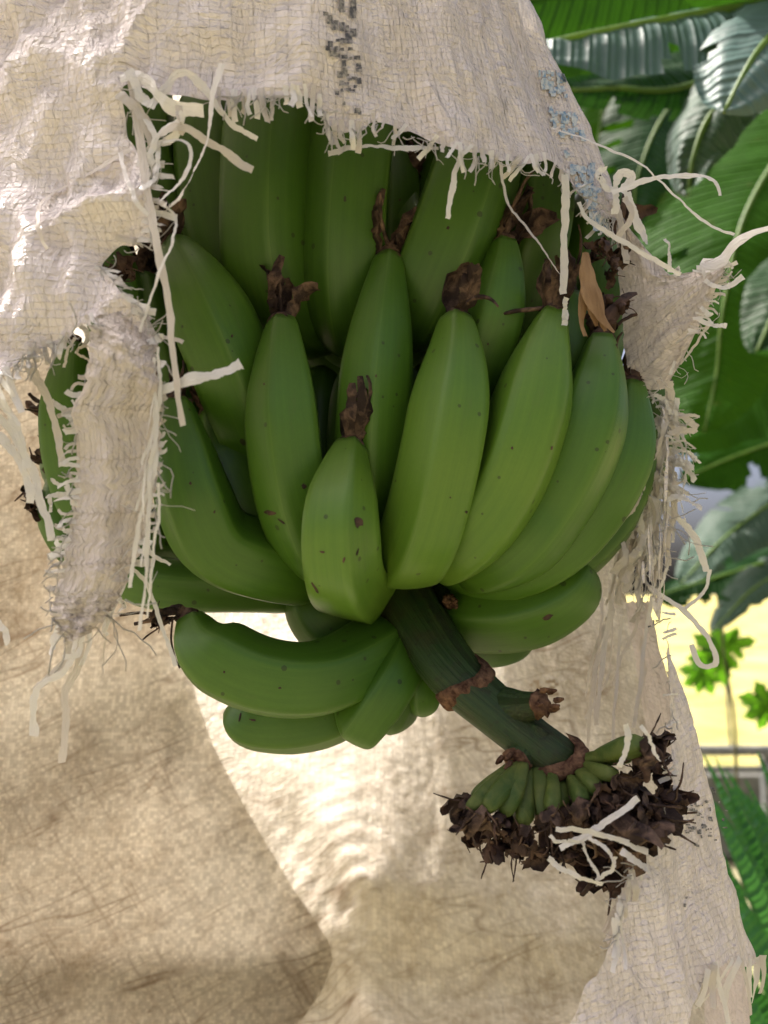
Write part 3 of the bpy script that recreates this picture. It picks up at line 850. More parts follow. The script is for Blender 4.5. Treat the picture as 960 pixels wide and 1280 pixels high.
# print on the cloth: every mark is a flat patch of ink on a tape
def ink(cells, mat, name='print_mark', front=True, seed=0, big=1.0):
    r = random.Random(seed); A = Acc()
    for x, y, ww, hh in cells:
        q = []
        for sx_, sy_ in ((-1, 1), (1, 1), (1, -1), (-1, -1)):
            a1 = x+sx_*ww*big/2+r.uniform(-.7, .7); b1 = y+sy_*hh*big/2+r.uniform(-.7, .7)
            q.append(on_front(a1, b1, .0016) if front else on_back(a1, b1, .0016))
        A.add(q, [(0, 1, 2, 3)])
    return tag(link(name, A.mesh(name, False), mat, sack), kind='stuff')
c1 = [(420, 60, 4, 4), (427, 62, 4, 3), (438, 61, 5, 3), (433, 105, 6, 3), (427, 104, 4, 5), (444, 108, 4, 3), (427, 4, 5, 16), (442, 3, 5, 16), (441, 16, 6, 10), (428, 12, 4, 5), (407, 17, 5, 4), (412, 24, 5, 9), (417, 33, 4, 7), (420, 31, 5, 9), (428, 33, 4, 9), (434, 36, 4, 6), (442, 41, 6, 8), (436, 48, 7, 10),
      (430, 51, 5, 5), (424, 50, 6, 3), (413, 55, 5, 6), (410, 60, 4, 5), (416, 67, 7, 6), (422, 69, 5, 4), (431, 71, 6, 4), (438, 73, 4, 3), (446, 72, 6, 4), (430, 79, 5, 6), (448, 81, 5, 4), (449, 87, 6, 4),
      (425, 93, 6, 6), (431, 90, 4, 9), (434, 94, 4, 3), (437, 99, 5, 3), (449, 101, 4, 6), (443, 98, 5, 3), (427, 113, 3, 4), (436, 112, 5, 3), (421, 116, 4, 4), (447, 138, 6, 5), (450, 142, 3, 4), (430, 129, 3, 3), (441, 113, 4, 2)]
ink(c1, M['print'], seed=1, big=1.3)
r_ = random.Random(5)
c2 = []
for _ in range(300):
    t = r_.random()
    y = 90+t*200
    x = np.interp(y, [90, 140, 200, 250, 290], [686, 700, 722, 738, 752])+r_.uniform(-13, 18)*(1 if y < 240 else .5)
    if noise.noise(Vector((x*.035, y*.035, 0))) > -0.08: c2.append((x, y, r_.uniform(3, 7), r_.uniform(3, 8)))
ink(c2, M['print_blue'], seed=2)
c3 = []
for _ in range(70):
    x, y = r_.gauss(877, 14), r_.gauss(1030, 17)
    if noise.noise(Vector((x*.09, y*.09, 3))) > -0.1: c3.append((x, y, r_.uniform(2, 6), r_.uniform(1.5, 4)))
c3 += [(890, 985, 5, 3), (893, 990, 3, 5), (812, 783, 4, 2), (817, 778, 3, 5), (822, 776, 4, 2), (856, 1132, 3, 4), (858, 1122, 3, 2)]
ink(c3, M['print'], seed=3)
c4_ = []
for gx, g in ((664, ["0110", "1010", "0011", "1001", "0110"]), (684, ["1110", "0001", "0110", "1000", "1111"])):
    for i, row in enumerate(g):
        for j, b in enumerate(row):
            if b == '1': c4_.append((gx+j*4, 852+i*4, 4.2, 4.2))
ink(c4_, M['print_faint'], seed=4, front=False)

# ------------------------------------------------------------------ the bunch
bunch = thing('banana_bunch', 'bunch of unripe green bananas hanging upside down inside the torn sack', 'bananas', P(470, 400, .60))

def crumple(A, base, dirv, size, petals, hairs, r, curl=1.0, wide=1.0):
    """dried flower: curled petals and wiry styles"""
    dirv = Vector(dirv).normalized()
    for k in range(petals):
        n = 9
        side = Vector((r.gauss(0, 1), r.gauss(0, 1), r.gauss(0, 1))); side = (side-dirv*side.dot(dirv)).normalized()
        p = Vector(base)+side*size*0.10; v = (dirv+side*r.uniform(.1, .55)*wide).normalized()
        L = size*r.uniform(.55, 1.15); pts = []
        bend = Vector((r.gauss(0, 1), r.gauss(0, 1), r.gauss(0, 1)))*0.42*curl
        for i in range(n):
            pts.append(tuple(p)); p = p+v*L/n; v = (v+bend*(0.35+i/n)*0.55+Vector((r.gauss(0, .1), r.gauss(0, .1), r.gauss(0, .1)))).normalized()
        ww = [size*wide*r.uniform(.26, .42)*(0.45+math.sin(math.pi*min(1, .18+.85*i/n)))*(.8+.4*r.random()) for i in range(n)]
        V, Fc, uv = ribbon(pts, ww, tuple(side), r.uniform(.2, .6), r.uniform(-1.2, 1.2), .25, r.randrange(9999))
        A.add(V, Fc, uv)
    for k in range(hairs):
        n = 11
        p = Vector(base); v = (dirv+Vector((r.gauss(0, .5), r.gauss(0, .5), r.gauss(0, .5)))).normalized()
        L = size*r.uniform(.8, 1.45); pts = []; bend = Vector((r.gauss(0, 1), r.gauss(0, 1), r.gauss(0, 1)))*.62*curl
        for i in range(n):
            pts.append(tuple(p)); p = p+v*L/n; v = (v+bend*(i/n)+Vector((r.gauss(0, .12), r.gauss(0, .12), r.gauss(0, .12)))).normalized()
        rr = [size*.034*(1.2-.7*i/n)*r.uniform(.7, 1.3) for i in range(n-1)]+[size*.016]
        V, Fc, uv = tube(pts, rr, 5)
        A.add(V, Fc, uv)

def banana(pts, r_px, mat=0, flower=1.0, phase=None, seed=0, tipw=.34, tipl=.20, ridge=.040, petals=4, hairs=2, fmat='dry', fdir=None, base_w=.42):
    r = random.Random(seed)
    q = [(*P(*p[:3]), (p[3] if len(p) > 3 else r_px)*p[2]/F) for p in pts]
    n = 44
    c, L = spline(q, n)
    t = np.linspace(0, 1, n)
    rad = c[:, 3]
    s_ = np.clip(t/(tipl*1.35), 0, 1); tipw = min(.6, tipw+.05)
    tip = tipw + (1-tipw)*(.68*np.sin(s_*math.pi/2)+.32*s_*s_*(3-2*s_))
    end = 1-(1-base_w)*smooth((t-.72)/.28)
    if flower == 0:
        s_ = np.clip((t+.004)/max(tipl, .1), 0, 1); tip = np.sqrt(1-(1-s_)**2)*(.8+.2*np.clip(t/.3, 0, 1))
    rad = rad*tip*end*(1+.02*np.sin(t*9+seed))
    # close the tip softly behind the flower scar
    rad[0] *= .92
    ph0 = r.uniform(0, 6.28) if phase is None else phase
    m_ = 40
    def mod(tt, ph):
        seg = 2*math.pi/5
        a = np.mod(ph, seg)-seg/2
        poly = math.cos(seg/2)/np.cos(a)          # 1 at a ridge
        soft = 1-np.sqrt((1-poly)**2+.0001)+.01
        k = ridge*17*(1.1-.5*abs(tt-.45))
        return 1.06-(1.0-soft)*k + 0.015*math.sin(tt*7+seed)*np.cos(ph+seed)
    # turn the starting normal so the ridges fall where asked
    up = Vector((math.cos(ph0), -abs(math.sin(ph0))-.2, math.sin(ph0)*.4))
    V, Fc, uv = tube(c[:, :3], rad, m_, tuple(up), True, mod)
    o = link('banana', mesh('banana', V, Fc, True, uv), M['ban'][mat], bunch)
    if flower > 0:
        T = Vector(c[0, :3]-c[2, :3]).normalized()
        d = Vector(fdir) if fdir else T
        A = Acc()
        # blackened collar at the tip
        cc = [Vector(c[0, :3])-T*.002+T*.0075*k/4 for k in range(5)]
        vv, ff, uu = tube([tuple(x) for x in cc], [rad[0]*.98, rad[0]*1.02, rad[0]*.86, rad[0]*.74, rad[0]*.4], 9)
        A.add([(Vector(x)+Vector((r.gauss(0, 1), r.gauss(0, 1), r.gauss(0, 1)))*.0006) for x in vv], ff, uu)
        crumple(A, Vector(c[0, :3])+T*.002, d, .015*flower, 2, 0, r, 1.1)
        crumple(A, Vector(c[0, :3])+T*.003, d, .040*flower, petals, min(hairs, 1), r, .38, .50)
        f = link('dried_flower', A.mesh('dried_flower'), M[fmat], o)
    return o

UPV = W(0, 0, 1)-W(0, 0, 0)
RT = Vector((1, 0, 0))
def fd(a_, b_): return tuple(RT*a_+UPV*b_-VIEW*.15)
B = []
# the front hand, left to right
banana([(438, 558, .428), (430, 600, .412), (423, 648, .400), (424, 694, .405), (431, 720, .432), (446, 730, .49), (470, 732, .54)], 51, 2, 1.0, 1.2, 1, .34, .23, .062, base_w=.62, fdir=fd(.15, 1), petals=4, hairs=3, fmat='dry')
banana([(353, 403, .45), (353, 452, .44), (357, 540, .432), (371, 625, .437), (398, 682, .46), (450, 715, .52)], 48, 0, 1.05, 1.9, 2, .36, .24, .045, fdir=fd(.1, 1))
banana([(486, 322, .47), (478, 396, .455), (468, 500, .447), (464, 600, .455), (470, 680, .49), (480, 700, .54)], 45, 0, 1.1, 1.5, 3, .34, .26, .045, fdir=fd(.1, 1))
banana([(570, 400, .445), (568, 462, .430), (556, 550, .420), (538, 632, .423), (519, 684, .440), (496, 698, .52)], 50, 2, 1.0, 1.75, 4, .38, .22, .045, fdir=fd(.15, 1), petals=3)
banana([(691, 394, .45), (677, 452, .438), (660, 530, .430), (632, 606, .430), (586, 668, .445), (528, 694, .52)], 51, 2, 1.05, 2.3, 5, .34, .22, .042, fdir=fd(.1, 1), petals=5)
banana([(752, 425, .46), (746, 482, .45), (726, 560, .445), (690, 632, .447), (640, 688, .457), (560, 708, .53)], 47, 0, .9, 1.0, 6, .36, .20, .042, fmat='dry_dark')
banana([(790, 480, .485), (779, 560, .475), (746, 632, .47), (690, 690, .473), (620, 715, .49), (540, 720, .54)], 42, 0, .9, 2.0, 7, fmat='dry_dark')
banana([(796, 500, .515), (786, 580, .508), (758, 650, .502), (700, 704, .497), (630, 722, .51), (550, 725, .55)], 38, 1, .8, .7, 8, fmat='dry_dark')
banana([(220, 504, .45), (230, 562, .442), (243, 622, .440), (272, 680, .450), (332, 704, .47), (420, 716, .53)], 50, 0, .8, 2.2, 9, .36, .24, .045)
banana([(262, 515, .49), (285, 580, .485), (315, 640, .485), (360, 690, .50), (430, 712, .545)], 42, 1, .9, .4, 10, fmat='dry_dark')
banana([(122, 690, .50), (160, 722, .497), (220, 733, .497), (310, 735, .51), (420, 740, .55)], 33, 0, .5, 1.4, 11, fmat='dry_dark')
banana([(180, 345, .50), (192, 420, .497), (215, 500, .50), (262, 600, .51), (350, 690, .545)], 40, 1, 1.1, 1.1, 12, fmat='dry')
# the hand above it
banana([(350, 50, .50), (340, 150, .49), (333, 250, .483), (338, 338, .49), (372, 396, .52), (440, 418, .565)], 58, 1, 0, 1.3, 13)
banana([(456, 50, .505), (444, 150, .49), (432, 260, .485), (430, 362, .495), (446, 408, .53), (470, 420, .57)], 57, 1, 0, 1.8, 14)
banana([(622, 120, .50), (594, 210, .488), (560, 310, .485), (528, 380, .497), (500, 418, .545)], 58, 1, 0, .9, 15)
banana([(630, 304, .475), (626, 352, .468), (611, 420, .468), (578, 490, .49), (520, 520, .55)], 42, 0, 1.2, 2.0, 16, .36, .26, .045, fdir=fd(.6, .7))
banana([(218, 306, .475), (243, 352, .465), (279, 430, .460), (308, 500, .47), (350, 580, .51), (430, 620, .55)], 51, 0, 1.0, 1.6, 17, .34, .22, .045, fdir=fd(-.3, 1))
banana([(672, 170, .525), (668, 250, .52), (655, 330, .525), (630, 400, .545), (560, 430, .575)], 48, 1, 0, .3, 18)
banana([(512, 240, .53), (508, 310, .525), (496, 400, .54), (485, 440, .575)], 34, 1, .8, 1.1, 19, fdir=fd(0, 1))
banana([(258, 110, .53), (262, 220, .522), (284, 320, .525), (340, 400, .555)], 46, 1, 0, 2.4, 20)
banana([(710, 368, .487), (712, 420, .482), (698, 500, .482), (660, 580, .492), (560, 640, .55)], 40, 1, .9, .5, 21, fmat='dry')
banana([(212, 200, .55), (222, 300, .545), (262, 420, .555)], 46, 1, .9, .8, 22, fmat='dry_dark')
banana([(92, 430, .50), (88, 500, .495), (96, 580, .497), (132, 650, .505), (250, 700, .545)], 38, 0, .6, 1.0, 23, fmat='dry_dark', fdir=fd(-1, .3))
banana([(72, 590, .52), (84, 650, .515), (122, 692, .517), (220, 722, .55)], 32, 0, .7, 1.9, 24, fmat='dry_dark', fdir=fd(-1, .2), hairs=4)
banana([(70, 520, .53), (92, 590, .53), (150, 650, .54), (260, 680, .57)], 34, 1, .6, .2, 25, fmat='dry_dark', fdir=fd(-1, .1))
banana([(765, 300, .53), (752, 380, .525), (726, 470, .53), (660, 540, .56)], 40, 1, 1.0, .9, 26, fmat='dry_dark')
banana([(806, 440, .545), (812, 520, .545), (790, 600, .545), (720, 660, .56)], 30, 1, 1.0, .4, 27, fmat='dry_dark')
banana([(140, 330, .53), (150, 420, .525), (180, 520, .53), (280, 620, .56)], 40, 1, 1.1, .9, 28, fmat='dry_dark', fdir=fd(-.5, .7))
banana([(738, 240, .55), (730, 330, .545), (700, 420, .55), (640, 480, .575)], 44, 1, 0, .4, 41)
banana([(176, 50, .53), (172, 150, .525), (188, 240, .53), (250, 330, .56)], 46, 1, 0, .4, 42)
banana([(136, 285, .49), (140, 350, .488), (170, 450, .50), (262, 540, .55)], 38, 1, 0, .4, 43)
banana([(590, 60, .54), (580, 180, .535), (550, 300, .55)], 46, 1, 0, .5, 29)
banana([(400, 40, .545), (396, 180, .54), (400, 330, .55)], 40, 1, 0, .2, 30)
# the lowest hand
banana([(236, 772, .455), (258, 811, .449), (325, 846, .447), (400, 850, .455), (468, 818, .49), (500, 792, .545)], 48, 0, .6, 1.0, 31, .34, .13, .045, fdir=fd(-1, .1), base_w=.35)
banana([(282, 888, .49), (325, 908, .487), (400, 902, .485), (456, 866, .50), (498, 806, .53)], 35, 0, 0, .6, 32, .45, .14, .05, base_w=.35)
banana([(436, 922, .468), (462, 888, .464), (488, 846, .475), (504, 800, .515)], 39, 0, 0, 1.7, 33, .55, .14, .05, base_w=.3)
banana([(529, 896, .478), (526, 862, .480), (518, 830, .492), (508, 796, .52)], 30, 0, 0, 2.0, 34, .50, .22, .06, base_w=.4)
banana([(400, 726, .52), (388, 758, .512), (414, 788, .512), (446, 792, .52), (488, 786, .555)], 36, 1, 0, .6, 35, .5, .2, .04)
banana([(735, 705, .49), (702, 745, .485), (650, 768, .487), (590, 770, .505), (530, 762, .56)], 44, 0, 0, 1.3, 36, .45, .16, .045)
banana([(668, 786, .515), (620, 803, .51), (570, 792, .53), (520, 776, .565)], 30, 0, 0, .8, 37, .4, .2, .045)

banana([(480, 915, .487), (496, 880, .485), (504, 840, .495), (508, 798, .53)], 30, 1, 0, .9, 38, .5, .2, .05, base_w=.3)
banana([(556, 872, .505), (545, 850, .507), (528, 825, .517), (512, 798, .535)], 24, 1, 0, .9, 39, .5, .2, .05, base_w=.4)
# fingers on the far side and deep between the near ones
def ring(py, d_c, angs, rr, rpx, seed, xc=-.008):
    for k, an in enumerate(angs):
        r = random.Random(seed+k); a_ = math.radians(an)
        yb = (640-py)/F*d_c
        pts = []
        for rad, dy in ((rr*1.0, .105), (rr*1.08, .06), (rr*1.02, .01), (rr*.72, -.025), (rr*.2, -.03)):
            x = xc+rad*math.cos(a_); d = d_c+rad*math.sin(a_); y = yb+dy+r.uniform(-.004, .004)
            pts.append((480+x/d*F, 640-y/d*F, d))
        banana(pts, rpx, 1, .8 if an in (0, 180) else 0, None, seed+k, base_w=.5)
ring(660, .60, (20, 50, 80, 110, 140, 165), .105, 38, 200)
ring(430, .60, (15, 45, 75, 105, 135, 165), .105, 40, 220)
ring(170, .60, (0, 35, 65, 95, 125, 155, 185), .10, 42, 240)
ring(640, .585, (-130, -100, -70, -45), .055, 40, 260)
ring(400, .60, (-145, -110, -80, -50), .065, 40, 270)
ring(170, .60, (-140, -105, -70, -40), .07, 42, 280)

# dark scars on the peel
def scars(spots):
    objs = [o for o in bunch.children if o.name.startswith('banana')]
    trees = [(o, BVHTree.FromPolygons([v.co for v in o.data.vertices], [tuple(p.vertices) for p in o.data.polygons])) for o in objs]
    for px, py, w, h, rot in spots:
        def hit(x, y):
            dr = (P(x, y, 1.0)-EYE).normalized(); best = None
            for o, t in trees:
                q_ = t.ray_cast(EYE, dr)
                if q_[0] is not None and (best is None or q_[3] < best[2]): best = (o, q_[0], q_[3], dr)
            return best
        c0 = hit(px, py)
        if c0 is None: continue
        r = random.Random(int(px*7+py)); V = [c0[1]-c0[3]*.0006]; n = 12; ok = True
        for i in range(n):
            an = 2*math.pi*i/n; k = r.uniform(.65, 1.15)
            x = w/2*math.cos(an)*k; y = h/2*math.sin(an)*k
            q_ = hit(px+x*math.cos(rot)-y*math.sin(rot), py+x*math.sin(rot)+y*math.cos(rot))
            if q_ is None or q_[0] is not c0[0]: ok = False; break
            V.append(q_[1]-q_[3]*.0003)
        if ok: link('scar', mesh('scar', V, [(0, 1+i, 1+(i+1) % n) for i in range(n)]), M['dry_dark'], c0[0])
scars([(448, 653, 13, 14, .6), (380, 608, 7, 8, .3), (337, 641, 17, 7, .2), (430, 700, 4, 9, .2), (447, 690, 3, 11, .3), (403, 690, 8, 3, .2), (394, 735, 4, 18, -.6), (352, 652, 14, 2.5, .6), (300, 897, 3, 12, .2),
       (316, 900, 10, 3, .2), (684, 772, 16, 8, -.4), (563, 622, 3, 3, 0), (583, 640, 4, 4, 0), (640, 560, 3, 5, 0), (238, 604, 4, 4, 0), (268, 640, 3, 5, .3), (500, 250, 3, 3, 0), (560, 285, 4, 5, 0), (470, 470, 3, 4, 0), (690, 560, 3, 6, .3), (330, 480, 3, 3, 0), (290, 420, 3, 5, .4), (610, 430, 3, 4, 0), (350, 860, 4, 3, 0), (280, 840, 3, 4, 0)])

# ---- main stalk with scar rings where the bracts fell off
q = [(470, -420, .60, 40), (470, 100, .60, 44), (472, 450, .605, 44), (478, 640, .58, 44), (490, 720, .535, 39), (522, 778, .495, 36), (566, 842, .462, 34), (612, 884, .446, 31), (660, 924, .435, 29), (704, 958, .428, 31)]
n_ = 90
c_, _ = spline([(*P(x, y, d), r*d/F) for x, y, d, r in q], n_)
def stalkmod(tt, ph): return 1+.06*np.cos(ph*3+tt*9)+.045*np.abs(np.cos(ph*4+1))+.025*np.sin(ph*11+tt*14)
V_, F_, U_ = tube(c_[:, :3], c_[:, 3], 28, None, True, stalkmod)
stalk = link('stalk', mesh('stalk', V_, F_, True, U_), M['stem'], bunch)
def collar(cpx, dirpx, half, depth, thick, seed, name='bract_scar', half_only=True, extra=1.0):
    """rough ledge across the near side of the stalk"""
    r = random.Random(seed)
    c0 = P(*cpx); ax = (P(cpx[0]+dirpx[0], cpx[1]+dirpx[1], cpx[2])-c0).normalized()
    side = ax.cross(VIEW).normalized(); nv = side.cross(ax).normalized()
    if nv.dot(VIEW) > 0: nv = -nv
    n = 26; A = Acc(); V = []
    hw = half*cpx[2]/F
    for i in range(n):
        an = math.pi*(-.06+1.12*i/(n-1))
        for rr_, off in ((.96, -thick), (1.04, -thick*1.1), (1.13*extra, -.1*thick), (1.11*extra, .35*thick), (.9, .75*thick)):
            k = 1+r.uniform(-.035, .035)
            p = c0+side*math.cos(an)*hw*rr_*k+nv*math.sin(an)*hw*rr_*k*.95+ax*(off*depth+r.uniform(-.0006, .0006)+.004*math.sin(an*2))
            V.append(p)
    Fc = [(i*5+j, i*5+j+1, (i+1)*5+j+1, (i+1)*5+j) for i in range(n-1) for j in range(4)]
    A.add(V, Fc)
    return link(name, A.mesh(name), M['scar'], stalk)
collar((584, 858, .455), (.72, .69), 35, .009, .8, 1)
collar((700, 955, .429), (.72, .69), 33, .008, .8, 2, extra=1.05)
# cushion stubs where hands were removed
def stub(a_, b_, ra, rb, seed):
    r = random.Random(seed)
    c, _ = spline([(*P(*a_), ra*a_[2]/F), (*P((a_[0]+b_[0])/2, (a_[1]+b_[1])/2+2, (a_[2]+b_[2])/2), (ra*.45+rb*.55)*a_[2]/F), (*P(*b_), rb*b_[2]/F)], 14)
    V, Fc, uv = tube(c[:, :3], c[:, 3], 14)
    o = link('cushion_stub', mesh('cushion_stub', V, Fc, True, uv), M['stem'], stalk)
    A = Acc(); T = Vector(c[-1, :3]-c[-3, :3]).normalized()
    cc = [Vector(c[-1, :3])+T*k*.0012 for k in range(-2, 3)]
    V, Fc, uv = tube([tuple(x) for x in cc], [c[-1, 3]*k for k in (1.02, 1.12, 1.15, 1.05, .75)], 14)
    A.add([Vector(v)+Vector((r.gauss(0, 1), r.gauss(0, 1), r.gauss(0, 1)))*.0007 for v in V], Fc, uv)
    for k in range(7):
        p = Vector(c[-1, :3])+T*.003+Vector((r.gauss(0, 1), r.gauss(0, 1), r.gauss(0, 1)))*c[-1, 3]*.5
        V, Fc, uv = tube([tuple(p), tuple(p+T*.003), tuple(p+T*.006)], [.0016, .0018, .0008], 5)
        A.add(V, Fc, uv)
    link('bract_scar', A.mesh('bract_scar'), M['scar'], o)
stub((632, 884, .442), (676, 880, .424), 26, 15, 3)
stub((668, 920, .436), (646, 952, .424), 30, 17, 4)
stub((500, 792, .53), (492, 794, .49), 18, 9, 5)
stub((552, 742, .515), (562, 752, .49), 15, 8, 6)

# ---- withered small fingers at the end of the stalk
WF = [((652, 952), (592, 998), 13), ((655, 955), (606, 1012), 14), ((655, 957), (628, 1018), 14), ((660, 958), (655, 1032), 14), ((672, 962), (682, 1030), 15),
      ((690, 968), (690, 1012), 11), ((700, 970), (706, 1010), 11), ((712, 968), (728, 1004), 12), ((722, 964), (748, 990), 12), ((726, 956), (770, 970), 12), ((728, 950), (792, 942), 11), ((740, 948), (806, 928), 14),
      ((706, 972), (716, 1020), 11), ((648, 955), (586, 1012), 11)]
for k, (a_, b_, rp) in enumerate(WF):
    r = random.Random(900+k)
    d0 = .426-.004*(k % 3); d1 = d0-.022-.008*(k % 2)
    n = 16
    mid = ((a_[0]+b_[0])/2+r.uniform(-3, 3), (a_[1]+b_[1])/2, (d0+d1)/2-.003)
    c, _ = spline([tuple(P(*a_, d0)), tuple(P(*mid)), tuple(P(*b_, d1))], n)
    t = np.linspace(0, 1, n)
    rad = .92*rp*d0/F*np.interp(t, [0, .25, .7, .92, 1], [.55, .8, 1.0, .9, .5])
    V, Fc, uv = tube(c, rad, 12, None, True, lambda tt, ph: 1+.16*np.cos(ph*4+tt*2))
    o = link('withered_banana', mesh('withered_banana', V, Fc, True, uv), M['withered'], bunch)
    T = Vector(c[-1]-c[-3]).normalized()
    A = Acc()
    down = (T*.8-UPV*.5).normalized()
    crumple(A, c[-1], down, .018, 5, 3, r, 2.0, .8)
    link('dried_flower', A.mesh('dried_flower'), M['dry' if k % 2 else 'dry_dark'], o)
# clots of dried flowers that hang below them
r = random.Random(77)
def clot(n, cxy, rx, ry, d, spread, mats, size, outw):
    for k in range(n):
        an = r.uniform(0, 2*math.pi); q_ = math.sqrt(r.random())
        x, y = cxy[0]+rx*q_*math.cos(an), cxy[1]+ry*q_*math.sin(an)
        dd = d-spread*(1-q_*q_)+r.uniform(-.006, .006)
        A = Acc()
        dirv = (RT*math.cos(an)*q_*outw - UPV*math.sin(an)*q_*outw - UPV*.12 - VIEW*.55)
        crumple(A, P(x, y, dd), dirv, size*r.uniform(.65, 1.1), 5, 3, r, 2.3, .85)
        link('dried_flower', A.mesh('dried_flower'), M[r.choice(mats)], bunch)
clot(34, (768, 1030), 48, 42, .425, .030, ['dry', 'dry_dark', 'dry', 'dry_pale'], .026, 1.1)
clot(6, (812, 938), 14, 18, .435, .012, ['dry_dark', 'dry'], .017, .8)
clot(7, (815, 1000), 12, 34, .425, .015, ['dry_dark', 'dry'], .019, .9)
clot(5, (622, 1040), 24, 10, .414, .010, ['dry_dark', 'dry_dark', 'dry'], .018, .8)
clot(6, (674, 1058), 26, 10, .410, .010, ['dry_dark', 'dry_dark', 'dry'], .019, .8)

# dried flowers caught between the tips at the right
clot(4, (756, 325), 8, 40, .475, .01, ['dry_dark', 'dry'], .019, .6)
clot(3, (764, 385), 8, 26, .465, .01, ['dry_dark'], .018, .6)
clot(2, (205, 268), 8, 14, .47, .01, ['dry_dark', 'dry'], .018, .6)
clot(3, (152, 345), 16, 8, .46, .01, ['dry_dark'], .016, .6)
clot(2, (66, 570), 5, 8, .50, .01, ['dry_dark'], .014, .6)
clot(2, (44, 630), 6, 10, .52, .01, ['dry_dark'], .022, .6)
clot(2, (205, 775), 10, 2, .452, .006, ['dry_dark', 'dry'], .012, .6)

# tan bract: a broad limp petal with ragged lobes
tb = Acc()
rt = random.Random(4)
for pts, ws in [([(732, 316), (734, 345), (742, 375), (752, 398), (768, 416)], [8, 20, 26, 18, 5]), ([(734, 350), (728, 385), (727, 405), (732, 421)], [14, 14, 7, 6]), ([(742, 368), (750, 395), (757, 414)], [18, 14, 4]),
                ([(736, 370), (742, 392), (746, 408)], [16, 12, 4])]:
    c, _ = spline([tuple(P(x, y, .440-.003*i)) for i, (x, y) in enumerate(pts)], 16)
    w_ = np.interp(np.linspace(0, 1, 16), np.linspace(0, 1, len(ws)), ws)*.452/F
    V, Fc, uv = ribbon(c, w_, (0.2, -1, 0), .25, rt.uniform(-.5, .5), .10, rt.randrange(999))
    tb.add(V, Fc, uv)
o = link('dry_bract', tb.mesh('dry_bract'), M['tan'], bunch)
# thin brown styles that dangle on the right, and on the lowest left finger
for k, (pts, w) in enumerate([([(770, 430), (771, 480), (773, 530), (774, 555)], 4), ([(216, 772), (214, 800), (220, 826), (226, 834)], 3), ([(150, 769), (176, 766), (200, 770)], 4), ([(168, 780), (190, 776), (212, 776)], 5)]):
    dd = .448 if k == 0 else .447
    c, _ = spline([tuple(P(x, y, dd)) for x, y in pts], 16)
    V, Fc, uv = tube(c, [w*.5*dd/F]*15+[w*1.0*dd/F], 6)
    link('dried_style', mesh('dried_style', V, Fc, True, uv), M['dry'], bunch)

# ------------------------------------------------------------------ plants behind, on the right
LM = {
 'sky_sheen': mat_leaf('banana_leaf_sheen_tint', (0.048, 0.085, 0.080), (0.05, 0.15, 0.02), .10, .46, .42),  # blue-grey base paints the sky's sheen into the leaf colour
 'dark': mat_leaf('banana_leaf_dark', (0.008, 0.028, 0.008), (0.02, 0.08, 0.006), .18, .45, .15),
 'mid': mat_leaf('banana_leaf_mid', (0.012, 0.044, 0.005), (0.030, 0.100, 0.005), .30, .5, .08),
 'bright_green': mat_leaf('banana_leaf_bright', (0.016, 0.056, 0.004), (0.040, 0.120, 0.004), .36, .5, .08),  # brighter green, more translucent leaf tint
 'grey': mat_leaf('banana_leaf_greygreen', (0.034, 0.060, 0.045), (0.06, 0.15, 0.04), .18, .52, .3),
}
M['rib'] = mat_noisy('leaf_midrib', (0.07, 0.14, 0.025), (0.12, 0.20, 0.04), 30, .45, .4, .001, 3, trans=.3, tcol=(.4, .55, .08))
M['trunk'] = mat_noisy('pseudostem', (0.09, 0.12, 0.04), (0.22, 0.15, 0.07), 14, .6, .3, .004, 5, (1, 1, .2))

def blade(parent, pts, wl, wr, facing, mat, seed=0, tears=(), droop=.25, ripple=.02, rib=True, n=70, m_=9, rib_w=.011):
    """banana leaf: pts (px,py,d) base to tip, half widths in metres, facing = direction its upper side looks"""
    r = random.Random(seed)
    tears = list(tears)+[(r.uniform(.25, .92), r.choice((-1, 1)), r.uniform(.2, .65), r.uniform(.004, .016)) for _ in range(9)]
    c, L = spline([tuple(P(*p)) for p in pts], n)
    T = np.gradient(c, axis=0); T /= np.linalg.norm(T, axis=1)[:, None]
    fc = np.array(facing, float); fc /= np.linalg.norm(fc)
    t = np.linspace(0, 1, n)
    prof = np.clip(np.minimum((t/.12)**.6, 1)*np.minimum(((1-t)/.30), 1)**.55, 0.02, 1)
    V = []; uv = []; Fc = []
    for i in range(n):
        nn = fc-T[i]*np.dot(fc, T[i]); nn /= np.linalg.norm(nn)+1e-9
        sd = np.cross(T[i], nn)
        for j in range(-m_, m_+1):
            s = j/m_
            w = (wr if s > 0 else wl)*prof[i]
            o = sd*(s*w)+T[i]*(abs(s)**1.2*w*.25)
            rp = ripple*noise.noise(Vector((t[i]*L*9+seed, s*1.4, seed*1.3)))*abs(s)+.25*ripple*noise.noise(Vector((t[i]*L*30, s*3, seed)))
            o += nn*(-droop*w*abs(s)**1.7+rp)
            V.append(c[i]+o); uv.append((s*w, t[i]*L))
    K = 2*m_+1
    for i in range(n-1):
        for j in range(K-1):
            s = (j+.5-m_)/m_
            skip = False
            for (tt, side, depth, wid) in tears:
                if s*side > 1-depth and abs(t[i]-tt) < wid*(abs(s)-(1-depth))/max(depth, .01)+.004: skip = True
            if skip: continue
            k = i*K+j
            Fc.append((k, k+1, k+K+1, k+K))
    o = link('leaf', mesh('leaf', V, Fc, True, uv), LM[mat], parent)
    if rib:
        Vr, Fr, Ur = tube(c+0, [rib_w*(1.05-.8*x) for x in t], 8)
        link('midrib', mesh('midrib', Vr, Fr, True, Ur), M['rib'], o)
    return o
